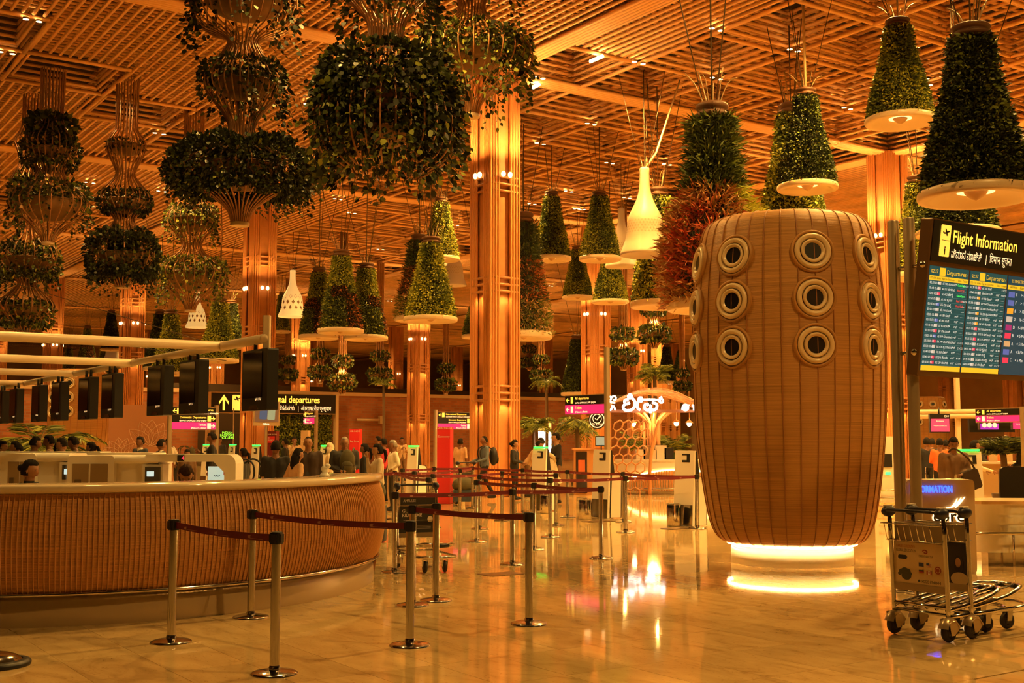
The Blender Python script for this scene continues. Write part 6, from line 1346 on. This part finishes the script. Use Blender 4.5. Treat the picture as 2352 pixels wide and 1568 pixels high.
def person(label, px=None, py=None, Y=None, yaw=0., H=1.7, shirt='black', pants='black', skin='a', hair='short', hm=None, lean=0., nod=0., turn=0., arms=('down', 'down'), sleeve=True, legs='stand', build=1., shoes='black', z0=0., group='people in the check-in hall', loc=None, collar=None):
    p = loc if loc is not None else (ground(px, py) if Y is None else at(px, 1000, Y)); p = Vector((p[0], p[1], z0))
    t = thing('person', label, 'person', p, yaw, group); s = H / 1.72; t.scale = (s, s, s)
    up = Matrix.Translation((0, 0, .95)) @ Matrix.Rotation(lean, 4, 'X') @ Matrix.Translation((0, 0, -.95))
    U = lambda v: up @ Vector(v)
    dz = 0.
    if legs == 'sit': dz = -.43
    segs = []      # (a, b, radius a, radius b, material)
    B = build
    def add(a, b, ra, rb, m): segs.append((Vector(a), Vector(b), ra, rb, m))
    sh, pn, sk, so = CL[shirt], CL[pants], SKIN[skin], CL[shoes]; fo = sh if sleeve else sk
    for k in (-1, 1):
        add((k * .06 * B, .005, .95), U((k * .055 * B, .0, 1.12)), .125 * B, .115 * B, sh)
        add(U((k * .055 * B, 0, 1.12)), U((k * .075 * B, 0, 1.30)), .115 * B, .118 * B, sh)
        add(U((k * .075 * B, 0, 1.30)), U((k * .165 * B, .015, 1.385)), .11 * B, .068, sh)
        if legs == 'sit': kn, an = (k * .12, -.42, .90), (k * .12, -.40, .52)
        elif legs == 'walk': kn, an = (k * .10, -.12 * k - .04, .51), (k * .10, -.26 * k + .06, .09 + (.05 if k < 0 else 0))
        else: kn, an = (k * .105, -.015, .50), (k * .11, .03, .085)
        add((k * .085, .01, .93), kn, .098 * B, .062, pn); add(kn, an, .062, .046, pn)
        add(an, (an[0] + k * .015, an[1] - .17, an[2] - .045), .046, .036, so); add((an[0], an[1] + .03, an[2] - .04), (an[0] + k * .012, an[1] - .15, an[2] - .05), .04, .035, so)
        el, wr = ARMS[arms[0 if k < 0 else 1]]; el = U((k * el[0] * (B * .5 + .5), el[1], el[2])); wr = U((k * wr[0], wr[1], wr[2])); shd = U((k * .175 * B, .015, 1.385))
        add(shd, el, .062 * B, .046, sh); add(el, wr, .045, .032, fo)
        d = (wr - el).normalized(); add(wr, wr + d * .085, .03, .026, sk)
    add((0, 0, .93), (0, 0, 1.0), .13 * B, .12 * B, pn)
    nk = U((0, .015, 1.41)); hd = U((0, -.008, 1.582)) ; add(nk, hd - Vector((0, 0, .05)), .066, .058, sk)
    if collar: add(U((0, .01, 1.405)), U((0, .005, 1.445)), .072, .066, CL[collar])
    q = MB()
    for a, b, ra, rb, m in segs:
        d = (b - a); L = d.length
        if L < 1e-4: continue
        d /= L; n = 8; pts = [a - d * ra * .95, a - d * ra * .6, a, b, b + d * rb * .6, b + d * rb * .95]; q.tube(pts, [ra * .25, ra * .8, ra, rb, rb * .8, rb * .25], n)
    me = bpy.data.meshes.new('body_raw'); me.from_pydata(q.v, [], q.f); o = bpy.data.objects.new('body_raw', me); COL.objects.link(o)
    md = o.modifiers.new('r', 'REMESH'); md.mode = 'VOXEL'; md.voxel_size = .021; md.use_smooth_shade = True
    sm = o.modifiers.new('s', 'SMOOTH'); sm.factor = .5; sm.iterations = 3
    PEOPLE.append((o, t, segs, sk, hd.copy(), lean, nod, turn, dz))
    # head
    Mh = Matrix.Translation(hd + Vector((0, 0, dz))) @ Matrix.Rotation(turn, 4, 'Z') @ Matrix.Rotation(lean * .6 + nod, 4, 'X')
    h = MB(); vs = []; n, m_ = 20, 14
    for j in range(m_ + 1):
        f = pi * j / m_
        for i in range(n):
            a = 2 * pi * i / n; x, y, z = sin(f) * sin(a), -sin(f) * cos(a), cos(f)
            X_, Y_, Z_ = .078 * x, .098 * y, .118 * z
            if z < 0: X_ *= 1 + .28 * z; Y_ = Y_ * (1 + .10 * z) + (.012 * z * -1 if y < 0 else .03 * z * -1)
            if y < -.5 and abs(x) < .22: Y_ -= .020 * max(0, 1 - abs(z + .18) * 3.2) * (1 - abs(x) / .22)
            if y < -.3 and -.05 < z < .22 and .18 < abs(x) < .6: Y_ += .008
            vs.append(Mh @ Vector((X_, Y_, Z_)))
    h.add(vs, [(j * n + i, (j + 1) * n + i, (j + 1) * n + (i + 1) % n, j * n + (i + 1) % n) for j in range(m_) for i in range(n)], 0, True)
    for k in (-1, 1):
        h.ball((k * .03, -.083, .012), (.009, .007, .0045), 8, 1, Mh); h.ball((k * .079, .008, -.012), (.012, .02, .032), 8, 0, Mh); h.box((k * .031, -.0875, .033), (.026, .006, .0035), 0, 1, Mh)
    h.box((0, -.088, -.052), (.04, .012, .010), 0, 2, Mh)
    PEOPLE[-1] += (h,)
    # hands: palms come with the arm, fingers and thumb are grown here
    fg_ = MB()
    for a, b, ra, rb, m in segs:
        if m is sk and ra == .03:
            d = (b - a).normalized(); sd = d.cross(Vector((1, 0, 0))); sd = sd.normalized() if sd.length > .2 else Vector((0, 1, 0)); nn = d.cross(sd)
            for i in range(4):
                o_ = b + sd * (-.024 + .016 * i) - d * .01; L = (.055, .066, .062, .048)[i]; c = nn * .012
                fg_.tube([o_ + Vector((0, 0, dz)), o_ + d * L * .5 + c * .4 + Vector((0, 0, dz)), o_ + d * L + c * 1.6 + Vector((0, 0, dz))], [.0088, .008, .0065], 5)
            o_ = a + d * .03 + sd * -.024; fg_.tube([o_ + Vector((0, 0, dz)), o_ + d * .03 - sd * .03 + Vector((0, 0, dz)), o_ + d * .06 - sd * .034 + Vector((0, 0, dz))], [.011, .0095, .0075], 5)
    PEOPLE[-1] += (fg_,)
    # hair
    if hair != 'none':
        hmt = hm or M_HAIR; q = MB(); vs = []; low = {'short': -.35, 'buzz': -.25, 'bun': -.55, 'pony': -.5, 'long': -.6, 'scarf': -.9}[hair]
        th_ = .006 if hair == 'buzz' else .016
        for j in range(m_ + 1):
            f = pi * j / m_
            for i in range(n):
                a = 2 * pi * i / n; x, y, z = sin(f) * sin(a), -sin(f) * cos(a), cos(f)
                face = y < -.25 and z < (.62 if hair != 'buzz' else .72)
                cut = z < low or face or (abs(x) > .8 and z < -.25 and hair in ('short', 'buzz'))
                k = 1 + th_ / .1 * (1 + .3 * sin(7 * a + 3 * f) + .35 * sin(13 * a - 9 * f) + RND.uniform(-.25, .25)) if not cut else .80
                vs.append(Mh @ Vector((.079 * x * k, .100 * y * k + .004, .119 * z * k)))
        q.add(vs, [(j * n + i, (j + 1) * n + i, (j + 1) * n + (i + 1) % n, j * n + (i + 1) % n) for j in range(m_) for i in range(n)], 0, True)
        if hair == 'bun': q.ball((0, .125, .02), (.05, .045, .045), 12, 0, Mh)
        if hair == 'pony': q.tube([Mh @ Vector(v) for v in ((0, .10, .03), (0, .15, .0), (0, .17, -.10), (0, .15, -.24))], [.02, .035, .035, .008], 8)
        if hair == 'long': q.tube([Mh @ Vector(v) for v in ((0, .03, .05), (0, .06, -.06), (0, .07, -.2), (0, .06, -.32))], [.07, .088, .085, .03], 10)
        if hair == 'scarf': q.tube([Mh @ Vector(v) for v in ((0, .0, .03), (0, .03, -.08), (0, .02, -.18))], [.09, .10, .12], 12)
        q.build('hair' if hair != 'scarf' else 'head_scarf', hmt, t)
    return t
def finish_people():
    bpy.context.view_layer.update(); dg = bpy.context.evaluated_depsgraph_get()
    for o, t, segs, sk, hd, lean, nod, turn, dz, h, fg_ in PEOPLE:
        ev = o.evaluated_get(dg); m = ev.to_mesh(); nv = len(m.vertices); V = np.empty(nv * 3); m.vertices.foreach_get('co', V); V = V.reshape(-1, 3)
        fs = [tuple(p.vertices) for p in m.polygons]; ev.to_mesh_clear()
        C = np.array([V[list(f)].mean(0) for f in fs]); best = np.full(len(fs), 9e9); idx = np.zeros(len(fs), int); mats = []
        for a, b, ra, rb, mt in segs:
            if mt not in mats: mats.append(mt)
            A = np.array(a); D = np.array(b - a); L2 = max((D * D).sum(), 1e-8); tt = np.clip(((C - A) @ D) / L2, 0, 1)
            d = np.linalg.norm(C - A - tt[:, None] * D, axis=1) - (ra + (rb - ra) * tt); w = d < best; best[w] = d[w]; idx[w] = mats.index(mt)
        V = V + np.array([0, 0, dz]); q = MB(); q.v = [tuple(v) for v in V]; q.f = [list(f) for f in fs]; q.m = [int(i) for i in idx]; q.sm = [True] * len(fs)
        if sk not in mats: mats.append(sk)
        si = mats.index(sk); b0 = len(mats); mats += [M_EYE, M_LIP]; base = len(q.v)
        for src in (h, fg_):
            base = len(q.v); q.v += src.v
            for f, mi, smm in zip(src.f, src.m, src.sm): q.f.append([base + i for i in f]); q.m.append(si if mi == 0 else b0 + mi - 1); q.sm.append(smm)
        q.build('body', mats, t); d = o.data; bpy.data.objects.remove(o); bpy.data.meshes.remove(d)
def backpack(p, yaw, lab, m=None, s=1., z=1.18):
    t = thing('backpack', lab, 'backpack', (p[0], p[1], z), yaw); t.scale = (s,) * 3; q = MB(); mm = m or mat('bag_black', (.014, .013, .013), .6)
    q.ball((0, .26, 0), (.15, .11, .25), 16); q.build('body', mm, t); q = MB(); q.ball((0, .35, -.08), (.11, .05, .12), 12); q.build('front_pocket', mm, t)
    for k in (-1, 1): q = MB(); q.tube(rp([(k * .09, .17, .2), (k * .11, .02, .27), (k * .11, -.13, .18), (k * .10, -.12, -.05), (k * .1, .1, -.18)], 4), .016, 6); q.build('strap', mm, t)
    return t
L90 = -pi / 2; R90 = pi / 2
p = person('man with a black backpack pushing a trolley beside the central column', 1112, 1150, yaw=L90 + .35, H=1.73, shirt='blue', pants='black', skin='b', hair='buzz', arms=('push', 'push'), legs='walk')
backpack(p.location, p.rotation_euler.z, 'black backpack on the man pushing a trolley')
person('woman in a long black coat with a hair bun, behind the queue belts', 1182, 1148, yaw=R90 - .3, H=1.62, shirt='black', pants='black', skin='a', hair='bun', arms=('hold', 'hold'))
person('man in a beige shirt stooping over a kiosk', 1212, 1000, Y=33.5, yaw=R90, H=1.7, shirt='beige', pants='brown', skin='b', hair='short', lean=.55, arms=('hold', 'hold'))
person('man in a white jacket behind the green-topped kiosk', 1243, 1000, Y=34.5, yaw=L90, H=1.68, shirt='white', pants='charcoal', skin='a', arms=('hold', 'down'))
p = person('man in black carrying a cream coat, right of the green-topped kiosk', 1278, 1156, yaw=L90 + .3, H=1.8, shirt='black', pants='brown', skin='c', arms=('hold', 'hold'), turn=-.2)
ct_ = thing('draped_coat', 'cream coat draped over the arms of the man in black', 'coat', (p.location.x - .20, p.location.y - .22, .62), .3)
q = MB(); vs = []
for j in range(9):
    z = .52 - j * .075; w = .17 + .02 * j
    for i in range(13): a = 2 * pi * i / 12; vs.append((w * cos(a) * (1 + .12 * sin(4 * a + j)), (.07 + .012 * j) * sin(a), z + .03 * sin(3 * a)))
q.add(vs, [(j * 13 + i, j * 13 + i + 1, (j + 1) * 13 + i + 1, (j + 1) * 13 + i) for j in range(8) for i in range(12)], 0, True); q.build('cloth', CL['cream'], ct_); q = MB(); q.tube(rp([(-.1, 0, .5), (-.02, -.08, .62), (.12, -.05, .55), (.16, 0, .45)], 4), .05, 8); q.build('sleeve', CL['cream'], ct_)
person('man in a tan shirt and cream trousers near the brick wall', 1058, 1000, Y=36, yaw=pi - .5, H=1.66, shirt='tan', pants='khaki', skin='b', sleeve=False)
person('woman in a cream hoodie with a hand to her mouth, behind the counter end', 868, 1000, Y=21, yaw=L90 + .3, H=1.56, shirt='cream', pants='black', skin='c', hair='pony', arms=('face', 'hold'))
person('smiling man in a dark leather jacket facing the counter', 708, 1000, Y=21.5, yaw=.12, H=1.70, shirt='leather', pants='charcoal', skin='a', hair='buzz', build=1.15, arms=('down', 'down'))
p = person('man in a black polo seen from behind, at the queue', 634, 1000, Y=20, yaw=pi + .2, H=1.62, shirt='black', pants='khaki', skin='b', sleeve=False, build=1.1, arms=('push', 'push'))
backpack((p.location.x - .45, p.location.y + .1, 0), 1.2, 'black backpack slung beside the man in the polo', s=1.05, z=1.02)
person('long-haired woman in a tan sweater with one hand on her hip', 677, 1000, Y=19.5, yaw=pi - .9, H=1.5, shirt='tan', pants='brown', skin='a', hair='long', arms=('hip', 'hip'), lean=.12)
p = person('balding man in a dark jacket looking down, behind the green suitcase', 792, 1000, Y=22.5, yaw=.1, H=1.70, shirt='charcoal', pants='black', skin='a', hair='buzz', hm=M_HAIRG, nod=.35, build=1.2, arms=('hold', 'hold'))
backpack((p.location.x + .05, p.location.y + .1, 0), .1 + pi, 'olive backpack worn on the chest by the balding man', CL['olive'], 1.0, 1.2)
person('dark-haired child in black behind the woman in the hoodie', 838, 1000, Y=24.5, yaw=L90, H=1.55, shirt='black', pants='black', skin='b', hair='pony')
person('woman in red behind the woman in the hoodie', 881, 1000, Y=31, yaw=L90 - .4, H=1.66, shirt='red', pants='black', skin='b', hair='short')
person('older man in a dark waistcoat and white sleeves', 903, 1000, Y=27, yaw=L90 + .4, H=1.62, shirt='white', pants='charcoal', skin='b', hair='short', hm=M_HAIRG, arms=('hip', 'hip'))
person('small distant person in beige beside the slim column', 923, 1000, Y=46, yaw=.4, H=1.7, shirt='beige', pants='brown', skin='b', arms=('phone', 'phone'))
person('person in a pale headscarf behind the living-wall kiosk', 758, 1000, Y=27.5, yaw=L90, H=1.56, shirt='cream', pants='khaki', skin='c', hair='scarf', hm=CL['cream'])
person('man in black reading his phone, left of the second column', 487, 1000, Y=28, yaw=L90 + .2, H=1.80, shirt='black', pants='black', skin='b', arms=('phone', 'down'), nod=.15)
person('girl with a ponytail at the end of the white desk', 560, 1000, Y=24, yaw=L90 - .3, H=1.46, shirt='charcoal', pants='black', skin='b', hair='pony')
person('person whose head just shows over the desk bridge', 431, 1000, Y=26, yaw=.1, H=1.42, shirt='brown', pants='black', skin='b', hair='short')
person('man in a white shirt bending by the lit doorway', 408, 1000, Y=37, yaw=L90, H=1.72, shirt='white', pants='charcoal', skin='b', lean=.45)
backpack(at(423, 1000, 37.2), L90, 'grey backpack on the man bending by the doorway', CL['olive'], 1.0, 1.15)
person('agent in a dark jumper with a white collar before the lotus panel', 322, 1000, Y=27.5, yaw=-.5, H=1.70, shirt='navy', pants='black', skin='b', collar='white')
person('agent with back turned and white collar right of the lotus panel', 371, 1000, Y=26.5, yaw=pi - .9, H=1.64, shirt='navy', pants='black', skin='b', collar='white')
person('distant dark-clothed traveller behind the polo man, left one', 655, 1000, Y=36, yaw=L90, H=1.66, shirt='black', pants='black', skin='b'); person('distant traveller in tan before the living wall', 676, 1000, Y=38, yaw=.3, H=1.72, shirt='beige', pants='black', skin='b', arms=('face', 'down')); person('distant dark traveller at the passage kiosks', 505, 1000, Y=45, yaw=.3, H=1.72, shirt='charcoal', pants='black', skin='b'); person('distant man in white at the foot of the brick wall', 868, 1000, Y=44, yaw=L90, H=1.74, shirt='white', pants='black', skin='b')
# queue at the far left
QL = [(6, 1011, 'black', 'short', R90, 0, 'dark-haired traveller cut by the left frame edge'), (36, 1013, 'charcoal', 'short', L90 + .4, 0, 'traveller with a pale neckband beside the palm'), (56, 1023, 'black', 'short', L90, .2, 'short dark-haired traveller low behind the left desk'),
      (74, 1005, 'black', 'short', R90 + .5, .1, 'traveller in a dark cap shape under the palm fronds'), (113, 998, 'beige', 'short', L90 + .3, 0, 'tallest traveller in the left queue, leaning in beige'), (129, 1011, 'olive', 'pony', R90 - .4, .25, 'traveller with hair tied by a white clip in the left queue'),
      (150, 1008, 'charcoal', 'short', L90 + .3, .1, 'bearded traveller in a hood in the left queue'), (184, 1006, 'olive', 'short', L90 + .2, .2, 'traveller in an olive jacket bending right of the queue'), (224, 1019, 'black', 'pony', L90, .2, 'traveller with a small bun at the right end of the left queue')]
for px, top, sh, hr, yw, ln, lab in QL:
    Y = 22.5; z = zat(top, Y); person(lab, px, 1000, Y=Y + .45 * (QL.index((px, top, sh, hr, yw, ln, lab)) % 3), yaw=yw, H=max(1.45, (z - .0) + ln * .25), shirt=sh, pants='black', skin=RND.choice('abc'), hair=hr, lean=ln, arms=('hold', 'hold'))
person('seated woman in black with a hair bun behind the counter', loc=(-6.30, 15.45, 0), yaw=R90 - .15, H=1.84, shirt='black', pants='black', skin='a', hair='bun', legs='sit', nod=.12, arms=('desk', 'desk'), z0=.0, collar='black')
person('seated brown-haired woman bowing her head behind the counter', loc=(-4.17, 15.1, 0), yaw=.3, H=1.82, shirt='black', pants='black', skin='a', hair='long', hm=M_HAIRB, legs='sit', nod=.75, lean=.25, arms=('face', 'desk'))
# right side
p = person('man in a brown jacket with a shoulder bag at the row C kiosk', 2189, 1000, Y=20.5, yaw=-.1, H=1.68, shirt='brown', pants='khaki', skin='b', nod=.35, build=1.12, arms=('down', 'hold'))
sb = thing('shoulder_bag', 'dark shoulder bag hanging on the man in the brown jacket', 'bag', (p.location.x + .26, p.location.y - .16, .80), .2); q = MB(); q.rbox((0, 0, .15), (.30, .13, .34), .05, 4, 'y', M=Matrix.Rotation(-.3, 4, 'Y')); q.build('body', CL['leather'], sb); q = MB(); q.tube(rp([(.04, -.02, .3), (-.12, -.08, .5), (-.34, -.02, .68), (-.36, .14, .62)], 4), .018, 6); q.build('strap', CL['leather'], sb)
for px, Y, yw, sh, pn, H, hr, lab in ((2128, 30, pi, 'black', 'black', 1.68, 'short', 'dark traveller nearest the steel posts at row C'), (2140, 31.5, pi - .4, 'charcoal', 'black', 1.66, 'short', 'second dark traveller in the row C queue'), (2158, 29, pi - .3, 'orange', 'black', 1.66, 'short', 'man in an orange shirt with a strap, row C queue'), (2172, 32, pi, 'orange', 'black', 1.62, 'short', 'person in orange half hidden behind the brown-jacket man'),
      (2238, 25, R90, 'white', 'khaki', 1.62, 'short', 'man in a pale shirt reaching over the row C counter'), (2257, 30.5, R90 - .4, 'charcoal', 'black', 1.66, 'short', 'agent in charcoal at row C, left one'), (2270, 31, L90, 'navy', 'black', 1.68, 'short', 'agent in navy at row C, with head bowed'), (2283, 30.2, L90 + .4, 'orange', 'black', 1.58, 'long', 'long-haired woman in orange behind the row C counter'), (2347, 27, L90, 'black', 'black', 1.66, 'short', 'dark traveller cut by the right frame edge')):
    person(lab, px, 1000, Y=Y, yaw=yw, H=H, shirt=sh, pants=pn, skin=RND.choice('ab'), hair=hr, arms=('hold', 'hold') if sh != 'white' else ('push', 'push'))
# luggage
def suitcase(loc, rz, m, lab, w=.42, h=.62, d=.26, flat=False):
    t = thing('suitcase', lab, 'suitcase', loc, rz); q = MB()
    q.rbox((0, 0, h / 2 + .04), (w, d, h), .06, 4, 'y'); q.build('shell', m, t)
    for k in range(4): q = MB(); q.rbox((0, -d / 2 - .004, .1 + h * (k + .5) / 4.6), (w * .86, .012, .025), .005); q.build('ridge', m, t)
    q = MB(); q.tube([(-.1, 0, h + .04), (-.1, 0, h + .34), (.1, 0, h + .34), (.1, 0, h + .04)], .01, 6); q.build('handle', M_STEEL, t)
    for sx in (-1, 1):
        for sy in (-1, 1): q = MB(); q.ball((sx * w * .4, sy * d * .35, .03), .03, 8); q.build('wheel', M_BLACK, t)
    return t
def cart_load(px, Y, items):
    for dx, z, w, h, d, m, lab, rz in items:
        p = at(px + dx, 1000, Y); suitcase((p.x, p.y, z), rz, m, lab, w, h, d)
suitcase(gz(803, 19.6), .3, mat('case_green', (.08, .11, .05), .4), 'green hard suitcase showing over the counter end', .62, .86, .3)
t = thing('duffel_bag', 'dark rounded bag beside the woman in the cream hoodie', 'bag', gz(845, 19.0)); q = MB(); q.ball((0, 0, .80), (.30, .2, .24), 18); q.build('body', CL['olive'], t); q = MB(); q.tube(rp([(-.15, -.1, .98), (0, -.15, 1.1), (.15, -.1, .98)], 4), .02, 6); q.build('handle', CL['black'], t); q = MB(); q.rbox((0, 0, .30), (.6, .4, .55), .06, 4); q.build('crate_below', CL['charcoal'], t)
suitcase(gz(2133, 29.0), .1, mat('case_tan', (.45, .25, .12), .4), 'tan suitcase standing in the row C queue', .42, .6, .26); suitcase(gz(2331, 26.0), -.1, M_BLACK, 'black suitcase near the right frame edge', .42, .62, .26)
suitcase(gz(2170, 17.6), .6, mat('case_black', (.015, .014, .014), .4), 'black suitcase lying behind the information panel', .5, .72, .3)
trolley(gz(1068, 30.0), pi - .9, 'luggage trolley pushed by the man with the backpack', 'ride')
bk2 = thing('luggage_pile', 'dark bags piled on the trolley beside the red pillar', 'bag', gz(1066, 29.4)); q = MB(); q.ball((0, 0, .5), (.3, .24, .2), 14); q.build('upper_bag', CL['olive'], bk2); q = MB(); q.rbox((.05, 0, .24), (.62, .42, .28), .08, 4); q.build('lower_bag', CL['navy'], bk2)
finish_people()
finish_text()
